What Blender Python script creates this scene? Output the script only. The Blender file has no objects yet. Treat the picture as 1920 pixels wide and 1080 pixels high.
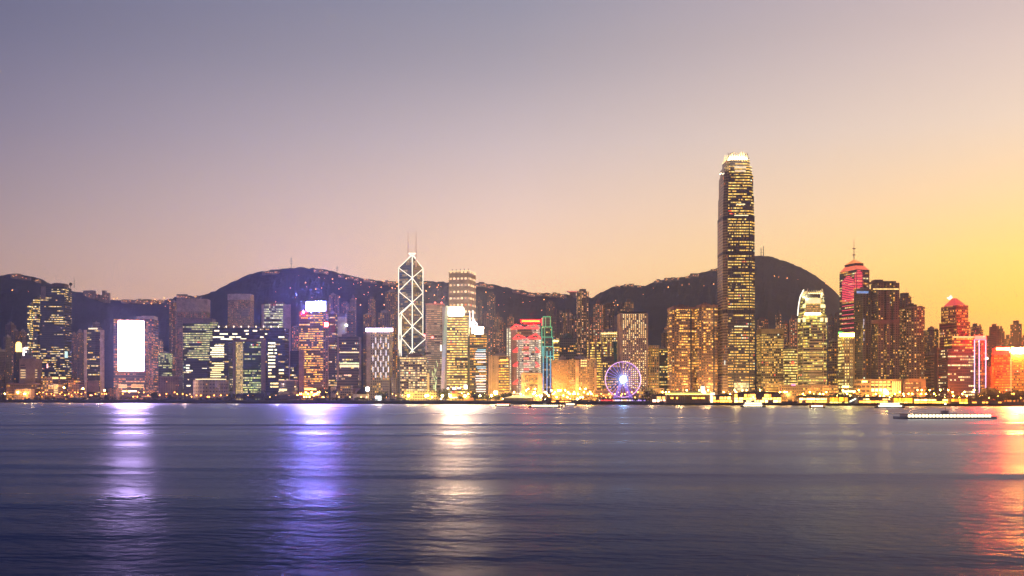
import bpy, math, random
from mathutils import Vector
sc = bpy.context.scene
COL = sc.collection
rad = math.radians
def srgb(r, g, b):
    f = lambda c: (c/255/12.92) if c/255 <= 0.04045 else ((c/255+0.055)/1.055)**2.4
    return (f(r), f(g), f(b), 1.0)

# ---------------------------------------------------------------- camera
CH, FPX, HY = 16.0, 2000.0, 738.0          # eye height (m), focal length and horizon row of a 1920 px wide view
cam_d = bpy.data.cameras.new('camera'); cam = bpy.data.objects.new('camera', cam_d); COL.objects.link(cam)
cam.location = (0, 0, CH); cam.rotation_euler = (rad(90), 0, 0)
cam_d.sensor_width = 36.0; cam_d.lens = FPX/1920*36; cam_d.shift_y = (HY-540)/1920
cam_d.clip_start = 1.0; cam_d.clip_end = 30000.0
sc.camera = cam

# ---------------------------------------------------------------- view
sc.view_settings.view_transform = 'Standard'
sc.view_settings.look = 'None'; sc.view_settings.exposure = 0.0; sc.view_settings.gamma = 1.0
sc.view_settings.use_curve_mapping = False
cy = sc.cycles
cy.max_bounces = 5; cy.diffuse_bounces = 2; cy.glossy_bounces = 3; cy.volume_bounces = 0; cy.transparent_max_bounces = 8
cy.sample_clamp_indirect = 4.0; cy.use_denoising = True; cy.caustics_reflective = False; cy.caustics_refractive = False

# ---------------------------------------------------------------- sky (dusk glow, brightest low on the right)
world = bpy.data.worlds.new('World'); sc.world = world; world.use_nodes = True
nt = world.node_tree; nt.nodes.clear()
N = lambda t, **k: _n(nt, t, **k)
def _n(tree, t, **k):
    n = tree.nodes.new(t)
    for a, b in k.items():
        setattr(n, a, b)
    return n
def mth(tree, op, a, b=None, c=None, clamp=False):
    n = tree.nodes.new('ShaderNodeMath'); n.operation = op; n.use_clamp = clamp
    for i, v in enumerate((a, b, c)):
        if v is None: continue
        if isinstance(v, (int, float)): n.inputs[i].default_value = v
        else: tree.links.new(v, n.inputs[i])
    return n.outputs[0]
def mixc(tree, f, a, b, mode='MIX'):
    n = tree.nodes.new('ShaderNodeMix'); n.data_type = 'RGBA'; n.blend_type = mode
    for s, v in ((n.inputs[0], f), (n.inputs[6], a), (n.inputs[7], b)):
        if isinstance(v, (int, float)): s.default_value = v
        elif isinstance(v, tuple): s.default_value = v if len(v) == 4 else (*v, 1)
        else: tree.links.new(v, s)
    return n.outputs[2]
def ramp(tree, fac, stops, interp='LINEAR'):
    n = tree.nodes.new('ShaderNodeValToRGB'); cr = n.color_ramp; cr.interpolation = interp
    while len(cr.elements) < len(stops): cr.elements.new(0.5)
    for e, (p, c) in zip(cr.elements, stops):
        e.position = p; e.color = c if len(c) == 4 else (*c, 1)
    tree.links.new(fac, n.inputs[0]); return n.outputs[0]
def maprange(tree, v, a, b, c=0.0, d=1.0, smooth=True):
    n = tree.nodes.new('ShaderNodeMapRange'); n.interpolation_type = 'SMOOTHSTEP' if smooth else 'LINEAR'
    tree.links.new(v, n.inputs[0])
    for i, x in enumerate((a, b, c, d)): n.inputs[i+1].default_value = x
    return n.outputs[0]
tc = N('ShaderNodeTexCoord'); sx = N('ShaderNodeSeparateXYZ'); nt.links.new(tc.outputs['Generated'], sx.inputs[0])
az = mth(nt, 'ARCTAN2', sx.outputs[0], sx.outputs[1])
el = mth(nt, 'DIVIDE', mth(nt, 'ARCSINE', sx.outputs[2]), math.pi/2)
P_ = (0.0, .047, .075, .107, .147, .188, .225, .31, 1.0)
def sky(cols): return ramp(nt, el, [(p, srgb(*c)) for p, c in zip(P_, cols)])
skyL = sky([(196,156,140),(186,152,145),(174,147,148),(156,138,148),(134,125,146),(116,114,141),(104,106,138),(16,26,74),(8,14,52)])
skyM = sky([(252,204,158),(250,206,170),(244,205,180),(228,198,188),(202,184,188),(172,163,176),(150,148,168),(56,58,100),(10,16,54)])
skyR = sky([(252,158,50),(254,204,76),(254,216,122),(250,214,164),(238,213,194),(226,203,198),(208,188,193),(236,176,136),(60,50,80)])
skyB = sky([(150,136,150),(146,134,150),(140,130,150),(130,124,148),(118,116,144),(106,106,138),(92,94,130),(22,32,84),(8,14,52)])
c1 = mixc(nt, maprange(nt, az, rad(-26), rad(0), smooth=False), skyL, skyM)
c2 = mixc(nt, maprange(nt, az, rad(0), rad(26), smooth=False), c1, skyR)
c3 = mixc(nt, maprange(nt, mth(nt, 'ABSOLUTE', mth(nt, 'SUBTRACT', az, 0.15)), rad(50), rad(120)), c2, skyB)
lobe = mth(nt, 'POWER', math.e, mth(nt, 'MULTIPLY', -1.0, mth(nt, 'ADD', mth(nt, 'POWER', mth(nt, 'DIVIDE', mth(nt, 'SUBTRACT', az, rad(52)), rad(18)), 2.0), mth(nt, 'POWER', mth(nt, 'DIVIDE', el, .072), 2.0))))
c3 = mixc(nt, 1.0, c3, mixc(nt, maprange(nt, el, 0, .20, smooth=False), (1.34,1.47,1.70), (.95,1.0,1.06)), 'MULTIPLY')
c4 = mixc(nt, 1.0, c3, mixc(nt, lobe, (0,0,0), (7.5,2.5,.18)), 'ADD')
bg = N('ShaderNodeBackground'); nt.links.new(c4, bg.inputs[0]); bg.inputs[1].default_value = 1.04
SUN_EL, SUN_AZ = rad(1.5), rad(48)          # the sun is just on the horizon, beyond the right edge of the view
nish = N('ShaderNodeTexSky'); nish.sky_type = 'NISHITA'; nish.sun_disc = False
nish.sun_elevation = SUN_EL; nish.sun_rotation = SUN_AZ
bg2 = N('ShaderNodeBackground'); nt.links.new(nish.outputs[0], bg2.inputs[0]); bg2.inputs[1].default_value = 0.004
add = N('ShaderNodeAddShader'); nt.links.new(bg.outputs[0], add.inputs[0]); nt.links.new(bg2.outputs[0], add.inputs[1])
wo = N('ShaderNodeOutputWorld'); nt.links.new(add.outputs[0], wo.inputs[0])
sd = bpy.data.lights.new('sun', 'SUN'); sd.energy = 0.6; sd.angle = rad(2); sd.color = (1.0, 0.42, 0.16)
sun = bpy.data.objects.new('sun', sd); COL.objects.link(sun)
sdir = Vector((math.sin(SUN_AZ)*math.cos(SUN_EL), math.cos(SUN_AZ)*math.cos(SUN_EL), math.sin(SUN_EL)))
sun.rotation_euler = sdir.to_track_quat('Z', 'Y').to_euler(); sun.location = (800, 1000, 600)

# ---------------------------------------------------------------- placing helpers
def shoreY(px): t = (px-960)/FPX; return 1561/(1+0.356*t)      # the seawall runs slightly towards us on the right
def W(px, py, Y): return Vector(((px-960)/FPX*Y, Y, CH+(HY-py)/FPX*Y))
GZ = 4.5                                                       # quay level above the water
rnd = random.Random(7)
def tag(o, label=None, cat=None, group=None, kind=None):
    if label: o['label'] = label
    if cat: o['category'] = cat
    if group: o['group'] = group
    if kind: o['kind'] = kind
    return o
def empty(name, loc=(0,0,0), rz=0.0):
    o = bpy.data.objects.new(name, None); o.empty_display_size = 2; COL.objects.link(o)
    o.location = loc; o.rotation_euler = (0, 0, rz); return o
def copy_tree(o, parent=None):
    c = o.copy(); COL.objects.link(c); c.parent = parent
    for ch in list(o.children): copy_tree(ch, c)
    return c
class MB:
    def __init__(s): s.v = []; s.f = []; s.uv = []; s.mi = []
    def face(s, pts, uv=None, mi=0):
        b = len(s.v); s.v += [tuple(p) for p in pts]; s.f.append(tuple(range(b, b+len(pts))))
        s.uv += list(uv) if uv else [(p[0], p[1]) for p in pts]; s.mi.append(mi)
    def prism(s, pts, z0, z1, mi=0, cap=None, top=None, bottom=False, u0=0.0):
        n = len(pts); q = top or pts; u = u0
        zt = z1 if isinstance(z1, (list, tuple)) else [z1]*n
        for i in range(n):
            j = (i+1) % n; a, b, c, d = pts[i], pts[j], q[j], q[i]
            L = math.hypot(b[0]-a[0], b[1]-a[1])
            s.face([(a[0],a[1],z0),(b[0],b[1],z0),(c[0],c[1],zt[j]),(d[0],d[1],zt[i])],
                   [(u,z0),(u+L,z0),(u+L,zt[j]),(u,zt[i])], mi[i] if isinstance(mi, (list, tuple)) else mi)
            u += L
        cm = cap if cap is not None else (mi if isinstance(mi, int) else mi[0])
        s.face([(p[0],p[1],z) for p, z in zip(q, zt)], None, cm)
        if bottom: s.face([(p[0],p[1],z0) for p in reversed(pts)], None, cm)
    def box(s, x0, x1, y0, y1, z0, z1, mi=0):
        s.prism([(x0,y0),(x1,y0),(x1,y1),(x0,y1)], z0, z1, mi, bottom=True)
    def tube(s, p, q, r, mi=0, n=6, r2=None):
        p, q = Vector(p), Vector(q); d = (q-p)
        if d.length < 1e-6: return
        d.normalize(); a = d.orthogonal().normalized(); b = d.cross(a); r2 = r if r2 is None else r2
        P = [p+(a*math.cos(2*math.pi*i/n)+b*math.sin(2*math.pi*i/n))*r for i in range(n)]
        Q = [q+(a*math.cos(2*math.pi*i/n)+b*math.sin(2*math.pi*i/n))*r2 for i in range(n)]
        for i in range(n):
            j = (i+1) % n; s.face([P[i], P[j], Q[j], Q[i]], None, mi)
        s.face(list(reversed(P)), None, mi); s.face(Q, None, mi)
    def ball(s, c, r, mi=0, n=8, m=5):
        c = Vector(c)
        pt = lambda i, j: c+Vector((math.cos(2*math.pi*i/n)*math.sin(math.pi*j/m), math.sin(2*math.pi*i/n)*math.sin(math.pi*j/m), -math.cos(math.pi*j/m)))*r
        for j in range(m):
            for i in range(n):
                f = [pt(i,j), pt(i+1,j), pt(i+1,j+1), pt(i,j+1)]
                if j == 0: f = [f[0], f[2], f[3]]
                elif j == m-1: f = [f[0], f[1], f[2]]
                s.face(f, None, mi)
    def build(s, name, mats, parent=None, loc=None, smooth=False):
        me = bpy.data.meshes.new(name); me.from_pydata(s.v, [], s.f)
        ul = me.uv_layers.new(name='UVMap'); ul.data.foreach_set('uv', [c for p in s.uv for c in p])
        for m in (mats if isinstance(mats, (list, tuple)) else [mats]): me.materials.append(m)
        me.polygons.foreach_set('material_index', s.mi)
        if smooth: me.polygons.foreach_set('use_smooth', [True]*len(me.polygons))
        me.update()
        o = bpy.data.objects.new(name, me); COL.objects.link(o)
        if parent: o.parent = parent
        if loc is not None: o.location = loc
        return o

# ---------------------------------------------------------------- materials
def newmat(name):
    m = bpy.data.materials.new(name); m.use_nodes = True
    t = m.node_tree; t.nodes.clear()
    p = t.nodes.new('ShaderNodeBsdfPrincipled'); o = t.nodes.new('ShaderNodeOutputMaterial')
    t.links.new(p.outputs[0], o.inputs[0]); return m, t, p
_plain = {}
def plain(col, rough=0.75, metal=0.0, var=0.25, scale=0.15):
    k = (tuple(round(c, 4) for c in col[:3]), rough, metal, var)
    if k in _plain: return _plain[k]
    m, t, p = newmat('surface')
    tcn = t.nodes.new('ShaderNodeTexCoord'); no = t.nodes.new('ShaderNodeTexNoise'); no.inputs['Scale'].default_value = scale
    no.inputs['Detail'].default_value = 5; t.links.new(tcn.outputs['Object'], no.inputs['Vector'])
    hi = tuple(min(1, c*(1+var)) for c in col[:3]); lo = tuple(c*(1-var) for c in col[:3])
    t.links.new(ramp(t, no.outputs[0], [(0.3, (*lo, 1)), (0.7, (*hi, 1))]), p.inputs['Base Color'])
    p.inputs['Roughness'].default_value = rough; p.inputs['Metallic'].default_value = metal
    _plain[k] = m; return m
_glow = {}
def glow(col, strength, sample=True, var=0.0, vscale=0.6):
    k = (tuple(round(c, 4) for c in col[:3]), strength, sample, var)
    if k in _glow: return _glow[k]
    m, t, p = newmat('glow_surface')
    p.inputs['Base Color'].default_value = (0.3, 0.3, 0.3, 1)
    p.inputs['Emission Color'].default_value = (*col[:3], 1)
    p.inputs['Emission Strength'].default_value = strength
    if var:
        tcn = t.nodes.new('ShaderNodeTexCoord'); no = t.nodes.new('ShaderNodeTexNoise'); no.inputs['Scale'].default_value = vscale
        t.links.new(tcn.outputs['Object'], no.inputs['Vector'])
        t.links.new(mth(t, 'MULTIPLY', maprange(t, no.outputs[0], .3, .7, 1-var, 1+var, False), strength), p.inputs['Emission Strength'])
    m.cycles.emission_sampling = 'AUTO' if sample else 'NONE'
    _glow[k] = m; return m

def facade_group():
    g = bpy.data.node_groups.new('window_grid', 'ShaderNodeTree')
    I = g.interface
    def inp(n, v, ty='NodeSocketFloat'):
        s = I.new_socket(name=n, in_out='INPUT', socket_type=ty); s.default_value = v
    for n, v in (('CW',3),('CH',4),('WX',.8),('WY',.5),('P',.5),('CORR',.5),('BAND',.3),('Seed',1),('Str',1),('Metal',.3),('Strip',0)): inp(n, v)
    for n, v in (('A',(1,.7,.3,1)),('B',(1,.9,.6,1)),('Wall',(.2,.2,.2,1)),('Glass',(.05,.05,.07,1))): inp(n, v, 'NodeSocketColor')
    I.new_socket(name='BSDF', in_out='OUTPUT', socket_type='NodeSocketShader')
    gi = g.nodes.new('NodeGroupInput'); go = g.nodes.new('NodeGroupOutput'); G = gi.outputs
    uv = g.nodes.new('ShaderNodeUVMap'); uv.uv_map = 'UVMap'; s = g.nodes.new('ShaderNodeSeparateXYZ'); g.links.new(uv.outputs[0], s.inputs[0])
    M = lambda *a, **k: mth(g, *a, **k)
    U = M('DIVIDE', s.outputs[0], G['CW']); V = M('DIVIDE', s.outputs[1], G['CH'])
    cx, cyy = M('FLOOR', U), M('FLOOR', V); fx, fy = M('FRACT', U), M('FRACT', V)
    def white(a, b, off):
        c = g.nodes.new('ShaderNodeCombineXYZ')
        for i, v in enumerate((a, b)):
            if isinstance(v, (int, float)): c.inputs[i].default_value = v
            else: g.links.new(v, c.inputs[i])
        g.links.new(M('ADD', G['Seed'], off), c.inputs[2])
        w = g.nodes.new('ShaderNodeTexWhiteNoise'); w.noise_dimensions = '3D'; g.links.new(c.outputs[0], w.inputs[0]); return w.outputs[0]
    r1 = white(cx, cyy, .31); r3 = white(0.5, cyy, 29.1)
    rc = M('FLOOR', M('DIVIDE', M('ADD', cx, M('MULTIPLY', white(2.5, cyy, 3.7), 7.0)), M('ADD', 2.5, M('MULTIPLY', r3, 6.0))))
    r2 = white(rc, cyy, 11.3); r4 = white(cx, cyy, 17.9)
    no = g.nodes.new('ShaderNodeTexNoise'); no.inputs['Scale'].default_value = 0.03
    cv = g.nodes.new('ShaderNodeCombineXYZ'); g.links.new(s.outputs[0], cv.inputs[0]); g.links.new(s.outputs[1], cv.inputs[1]); g.links.new(M('MULTIPLY', G['Seed'], 37.0), cv.inputs[2])
    g.links.new(cv.outputs[0], no.inputs['Vector'])
    sco = M('ADD', M('MULTIPLY', r1, M('SUBTRACT', 1.0, G['CORR'])), M('MULTIPLY', r2, G['CORR']))
    sco = M('ADD', sco, M('MULTIPLY', M('SUBTRACT', r3, .5), G['BAND']))
    sco = M('ADD', sco, M('MULTIPLY', M('SUBTRACT', no.outputs[0], .5), .7))
    lit = M('LESS_THAN', sco, G['P'])
    mx = M('LESS_THAN', M('ABSOLUTE', M('SUBTRACT', fx, .5)), M('MULTIPLY', G['WX'], .5))
    my = M('LESS_THAN', M('ABSOLUTE', M('SUBTRACT', fy, .5)), M('MULTIPLY', G['WY'], .5))
    mask = M('MULTIPLY', mx, my)
    n2 = g.nodes.new('ShaderNodeTexNoise'); n2.inputs['Scale'].default_value = .9; g.links.new(cv.outputs[0], n2.inputs['Vector'])
    br = M('MULTIPLY', M('ADD', .4, M('MULTIPLY', M('POWER', r4, 1.4), .9)), M('ADD', .55, M('MULTIPLY', n2.outputs[0], .9)))
    e = M('MULTIPLY', M('MULTIPLY', M('MULTIPLY', lit, mask), br), G['Str'])
    colr = mixc(g, maprange(g, r2 if False else white(cx, cyy, 5.5), .35, .8), G['A'], G['B'])
    # a rare coloured sign or blind among the lit windows
    rare = M('GREATER_THAN', white(rc, cyy, 41.0), .972)
    colr = mixc(g, rare, colr, ramp(g, white(cx, cyy, 57.0), [(0, (1,.08,.05)), (.34, (1,.35,.05)), (.67, (.8,1,.8)), (1, (.45,.7,1))], 'CONSTANT'))
    base = mixc(g, mask, G['Wall'], G['Glass'])
    n3 = g.nodes.new('ShaderNodeTexNoise'); n3.inputs['Scale'].default_value = .12; n3.inputs['Detail'].default_value = 6; g.links.new(cv.outputs[0], n3.inputs['Vector'])
    base = mixc(g, .6, base, mixc(g, 1.0, base, ramp(g, n3.outputs[0], [(.3, (.55,.55,.55)), (.7, (1.3,1.3,1.3))]), 'MULTIPLY'))
    p = g.nodes.new('ShaderNodeBsdfPrincipled')
    g.links.new(base, p.inputs['Base Color']); g.links.new(colr, p.inputs['Emission Color']); g.links.new(e, p.inputs['Emission Strength'])
    g.links.new(M('MULTIPLY', mask, G['Metal']), p.inputs['Metallic'])
    g.links.new(M('SUBTRACT', .8, M('MULTIPLY', mask, .62)), p.inputs['Roughness'])
    g.links.new(p.outputs[0], go.inputs[0]); return g
FG = facade_group()
GOLD, YEL, WARM, GREEN, WHITE, ORG, RED = (1,.40,.03), (1,.60,.085), (1,.52,.20), (.78,1,.42), (1,.93,.78), (1,.30,.07), (1,.05,.06)
# name: CW, CH, WX, WY, P, CORR, BAND, A, B, Str, Wall, Glass, Metal
ST = {
 'glass_dark':  (3.0,4.0,.92,.50,.30,.85,.35,YEL,(1,.84,.5),1.1,(.06,.07,.09),(.10,.12,.17),.5),
 'flats':       (4.2,3.1,.42,.48,.20,.25,.00,GOLD,WARM,1.2,(.24,.18,.18),(.05,.05,.07),.2),
 'flats_gold':  (4.0,3.2,.46,.50,.34,.15,.00,GOLD,YEL,1.4,(.26,.17,.14),(.05,.05,.06),.2),
 'gold_rows':   (3.0,4.0,.88,.46,.66,.60,.40,GOLD,YEL,1.3,(.24,.15,.10),(.08,.07,.07),.3),
 'gold_office': (3.2,3.9,.72,.50,.52,.50,.35,GOLD,YEL,1.3,(.28,.18,.14),(.07,.06,.07),.3),
 'green_rows':  (2.6,4.0,.84,.50,.52,.70,.40,(.72,.85,.28),(1,.85,.40),1.0,(.08,.09,.10),(.06,.08,.10),.4),
 'grid_hotel':  (3.6,3.6,.46,.52,.35,.10,.00,YEL,WARM,1.6,(.42,.34,.30),(.05,.05,.06),.2),
 'pale_slab':   (3.4,3.6,.50,.40,.18,.30,.10,WARM,ORG,.9,(.40,.32,.30),(.10,.09,.11),.2),
 'brown_glass': (3.0,4.0,.84,.48,.40,.65,.45,GOLD,YEL,1.35,(.26,.16,.13),(.26,.17,.14),.5),
 'dark_glass':  (3.2,4.2,.86,.48,.22,.80,.40,(1,.86,.55),YEL,1.5,(.03,.035,.055),(.03,.04,.07),.4),
}
_seed = [1]
def fac(style, **kw):
    K = ['CW','CH','WX','WY','P','CORR','BAND','A','B','Str','Wall','Glass','Metal']
    d = dict(zip(K, ST[style])); d.update(kw)
    m = bpy.data.materials.new('facade'); m.use_nodes = True; t = m.node_tree; t.nodes.clear()
    g = t.nodes.new('ShaderNodeGroup'); g.node_tree = FG; o = t.nodes.new('ShaderNodeOutputMaterial'); t.links.new(g.outputs[0], o.inputs[0])
    d['Wall'] = (d['Wall'][0], d['Wall'][1]*1.08, d['Wall'][2]*.86)
    d['Str'] *= 1.18
    for k, v in d.items(): g.inputs[k].default_value = (*v, 1) if isinstance(v, tuple) else v
    _seed[0] += 1; g.inputs['Seed'].default_value = _seed[0]*1.37
    m.cycles.emission_sampling = 'NONE'; return m

# ---------------------------------------------------------------- water
m, t, p = newmat('harbour_water')
geo = t.nodes.new('ShaderNodeNewGeometry')
def wnoise(scale, sx_, sy_, detail, rot=0.0):
    mp = t.nodes.new('ShaderNodeMapping'); mp.inputs['Scale'].default_value = (sx_, sy_, 1); mp.inputs['Rotation'].default_value = (0, 0, rot)
    t.links.new(geo.outputs['Position'], mp.inputs[0])
    n = t.nodes.new('ShaderNodeTexNoise'); n.inputs['Scale'].default_value = scale; n.inputs['Detail'].default_value = detail
    t.links.new(mp.outputs[0], n.inputs['Vector']); return n.outputs[0]
chop = wnoise(.5, .6, 1.0, 2, .3)
swell = wnoise(.06, .8, 1.0, 1.5, -.25)
bands = wnoise(.011, .12, 1.0, 4, .03)
patch = wnoise(.016, .35, 1.0, 3, .25)
mod = mth(t, 'ADD', mth(t, 'MULTIPLY', bands, .55), mth(t, 'MULTIPLY', patch, .45))
h = mth(t, 'ADD', mth(t, 'ADD', mth(t, 'MULTIPLY', chop, 1.25), mth(t, 'MULTIPLY', swell, 1.5)), mth(t, 'MULTIPLY', mod, 36.0))
ps = t.nodes.new('ShaderNodeSeparateXYZ'); t.links.new(geo.outputs['Position'], ps.inputs[0])
def wake(yc, slope, width, amp, wob):                           # the long low swells left by passing ferries
    e = mth(t, 'SUBTRACT', ps.outputs[1], mth(t, 'ADD', mth(t, 'MULTIPLY', ps.outputs[0], slope), mth(t, 'ADD', yc-wob/2, mth(t, 'MULTIPLY', patch, wob))))
    return mth(t, 'MULTIPLY', mth(t, 'POWER', math.e, mth(t, 'MULTIPLY', -1.0, mth(t, 'POWER', mth(t, 'DIVIDE', e, width), 2.0))), amp)
h = mth(t, 'ADD', h, mth(t, 'ADD', wake(562, .02, 18, 8, 30), mth(t, 'ADD', wake(495, .03, 14, 4.5, 50), wake(222, -.10, 6, 1.8, 34))))
bp = t.nodes.new('ShaderNodeBump'); bp.inputs['Distance'].default_value = 1.0; bp.inputs['Strength'].default_value = .42
t.links.new(h, bp.inputs['Height'])
rough = maprange(t, mod, .36, .64, .44, .26)
out = [n for n in t.nodes if n.type == 'OUTPUT_MATERIAL'][0]; t.nodes.remove(p)
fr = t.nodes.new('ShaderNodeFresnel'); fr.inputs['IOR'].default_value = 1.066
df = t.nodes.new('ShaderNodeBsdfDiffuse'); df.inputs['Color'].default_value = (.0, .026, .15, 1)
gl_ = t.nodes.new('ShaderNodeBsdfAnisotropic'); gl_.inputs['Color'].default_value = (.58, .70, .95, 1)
t.links.new(rough, gl_.inputs['Roughness']); t.links.new(bp.outputs[0], gl_.inputs['Normal'])
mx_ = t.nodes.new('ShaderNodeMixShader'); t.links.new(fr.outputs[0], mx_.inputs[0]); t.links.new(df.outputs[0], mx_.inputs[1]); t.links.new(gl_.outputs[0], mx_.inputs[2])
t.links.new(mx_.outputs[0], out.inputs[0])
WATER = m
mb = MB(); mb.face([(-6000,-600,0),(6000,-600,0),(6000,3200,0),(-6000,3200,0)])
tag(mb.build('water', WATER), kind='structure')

# ---------------------------------------------------------------- land: quay level sheet with its seawall
def XY(px, Y): return ((px-960)/FPX*Y, Y)
shore = [(-700,)] ; pts = []
xa, xb = -5000, 3600
Lx = lambda X: 1561-0.356*X
mb = MB()
front = [(xa, Lx(xa)), (xb, Lx(xb))]
mb.face([(xa, Lx(xa), GZ), (xb, Lx(xb), GZ), (7000, 9000, GZ), (-7000, 9000, GZ)])
mb.face([(xa, Lx(xa), -3), (xb, Lx(xb), -3), (xb, Lx(xb), GZ), (xa, Lx(xa), GZ)])
tag(mb.build('ground', plain((.07,.065,.065), .85)), kind='structure')
mb = MB()
for k in range(60):                                            # a low parapet on the seawall, in lengths with small gaps
    x0 = -1150+k*36; x1 = x0+35.2
    d = .5
    mb.face([(x0,Lx(x0),GZ+1.1),(x1,Lx(x1),GZ+1.1),(x1,Lx(x1)+d,GZ+1.1),(x0,Lx(x0)+d,GZ+1.1)])
    mb.face([(x0,Lx(x0)-.02,GZ-1.5),(x1,Lx(x1)-.02,GZ-1.5),(x1,Lx(x1)-.02,GZ+1.1),(x0,Lx(x0)-.02,GZ+1.1)])
    mb.face([(x1,Lx(x1)+d,GZ),(x0,Lx(x0)+d,GZ),(x0,Lx(x0)+d,GZ+1.1),(x1,Lx(x1)+d,GZ+1.1)])
tag(mb.build('seawall', plain((.10,.09,.10), .8)), 'low dark concrete seawall running the whole length of the city waterfront', 'seawall')

# ---------------------------------------------------------------- hills
from mathutils import noise as mn
RIDGE = [(-400,470),(-200,495),(0,516),(20,513),(45,515),(68,519),(90,530),(135,545),(160,549),(205,562),(240,562),(300,563),(325,560),(340,555),(375,554),(400,546),(430,531),(460,517),
 (485,508),(520,504),(560,500),(600,503),(640,512),(680,521),(720,527),(800,526),(840,529),(895,530),(930,534),(960,541),(1000,548),(1050,551),(1080,554),(1110,558),(1125,548),(1150,537),
 (1180,532),(1210,535),(1230,526),(1265,520),(1300,514),(1330,506),(1350,500),(1390,483),(1420,477),(1440,478),(1470,487),(1500,499),(1530,515),(1560,540),(1580,560),(1610,588),(1650,618),(1700,640),(1760,655),(1850,665),(2100,690)]
def interp(tab, x):
    if x <= tab[0][0]: return tab[0][1]
    for (a, b), (c, d) in zip(tab, tab[1:]):
        if x <= c: return b+(d-b)*(x-a)/(c-a)
    return tab[-1][1]
RD = [(0,3300),(300,3500),(560,3300),(1060,3150),(1140,3600),(1300,3800),(1430,4050),(1700,3900),(2000,3700)]
def terrain(x, y):
    if y < 1500: return 0.0
    px = 960+FPX*x/y; R = interp(RD, px); ry = interp(RIDGE, px)
    zr = CH+(HY-ry)/FPX*R; y0 = shoreY(px)+420
    s = (y-y0)/(R-y0)
    if s <= 0: return 0.0
    spur = mn.fractal(Vector((x*.0032, y*.0032, .3)), 1.0, 2.0, 5)*.5
    if s <= 1: z = zr*(s**1.35)*(.985) - max(0, zr*.30*spur*4*s*(1-s)) - 6*s*(1-s)*4
    else: z = zr*max(.2, 1-(s-1)*1.3)
    z += mn.noise(Vector((x*.05, y*.05, 1.7)))*3.5*min(1, s*3) + mn.noise(Vector((x*.13, y*.13, 4.7)))*2.2*min(1, s*3)
    return max(z, 0.0)
mb_v, mb_f = [], []
cols = [-420+i*4.2 for i in range(620)]
depths = [0, .04, .08, .13, .18, .24, .30, .36, .42, .48, .54, .60, .66, .72, .78, .83, .87, .905, .93, .95, .965, .98, .99, 1.0, 1.01, 1.03, 1.08, 1.2, 1.4, 1.7]
for px in cols:
    R = interp(RD, px); y0 = shoreY(px)+400
    for s in depths:
        y = y0+s*(R-y0); x = (px-960)/FPX*y
        mb_v.append((x, y, terrain(x, y)+GZ-.4))
nd = len(depths)
for i in range(len(cols)-1):
    for j in range(nd-1):
        a = i*nd+j; mb_f.append((a, a+nd, a+nd+1, a+1))
me = bpy.data.meshes.new('hills'); me.from_pydata(mb_v, [], mb_f); me.update()
hm, t, p = newmat('wooded_hillside')
tcn = t.nodes.new('ShaderNodeTexCoord')
n1 = t.nodes.new('ShaderNodeTexNoise'); n1.inputs['Scale'].default_value = .06; n1.inputs['Detail'].default_value = 8; t.links.new(tcn.outputs['Object'], n1.inputs['Vector'])
n2 = t.nodes.new('ShaderNodeTexNoise'); n2.inputs['Scale'].default_value = .008; n2.inputs['Detail'].default_value = 5; t.links.new(tcn.outputs['Object'], n2.inputs['Vector'])
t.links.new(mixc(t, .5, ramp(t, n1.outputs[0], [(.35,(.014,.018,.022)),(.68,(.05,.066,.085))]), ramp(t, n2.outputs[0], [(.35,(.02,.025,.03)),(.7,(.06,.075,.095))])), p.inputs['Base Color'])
b = t.nodes.new('ShaderNodeBump'); b.inputs['Strength'].default_value = 1; b.inputs['Distance'].default_value = 6; t.links.new(n1.outputs[0], b.inputs['Height']); t.links.new(b.outputs[0], p.inputs['Normal'])
p.inputs['Roughness'].default_value = 1.0; p.inputs['Specular IOR Level'].default_value = 0.05
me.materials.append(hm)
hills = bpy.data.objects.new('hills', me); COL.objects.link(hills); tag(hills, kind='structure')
def on_hill(px, py, y0=2100):
    y = y0
    while y < 4300:
        X, Z = (px-960)/FPX*y, CH+(HY-py)/FPX*y
        if terrain(X, y)+GZ-.4 >= Z: return Vector((X, y, Z))
        y += 8
    y = interp(RD, px); X = (px-960)/FPX*y
    return Vector((X, y, terrain(X, y)+GZ-.4))
# ================================================================ buildings
CONC = plain((.30,.26,.26)); DARKC = plain((.06,.055,.065)); PALE = plain((.72,.62,.54)); BROWN = plain((.20,.14,.12)); STEEL = plain((.25,.25,.28), .4, .7)
def fp_box(w, d): return [(-w/2,-d/2),(w/2,-d/2),(w/2,d/2),(-w/2,d/2)]
def fp_cham(w, d, c=.16):
    k = c*min(w, d); return [(-w/2+k,-d/2),(w/2-k,-d/2),(w/2,-d/2+k),(w/2,d/2-k),(w/2-k,d/2),(-w/2+k,d/2),(-w/2,d/2-k),(-w/2,-d/2+k)]
def fp_round(w, d, n=20): return [(w/2*math.cos(2*math.pi*(i+.5)/n-math.pi/2), d/2*math.sin(2*math.pi*(i+.5)/n-math.pi/2)) for i in range(n)]
def fp_curved(w, d, n=10):
    a = [(-w/2+w*i/n, -d/2-d*.28*(1-(2*i/n-1)**2)+d*.14) for i in range(n+1)]
    return a+[(w/2, d/2), (-w/2, d/2)]
def fp_notch(w, d, k=None):      # flats: bays standing forward of recessed light wells
    nb = max(2, int(round(w/9))); k = d*.16; P = []; bw = w/nb
    for i in range(nb):
        x = -w/2+i*bw; P += [(x+bw*.16 if i else x, -d/2), (x+bw*.84 if i < nb-1 else x+bw, -d/2)]
        if i < nb-1: P += [(x+bw*.84, -d/2+k), (x+bw*1.16, -d/2+k)]
    return P+[(w/2,d/2),(-w/2,d/2)]
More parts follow.
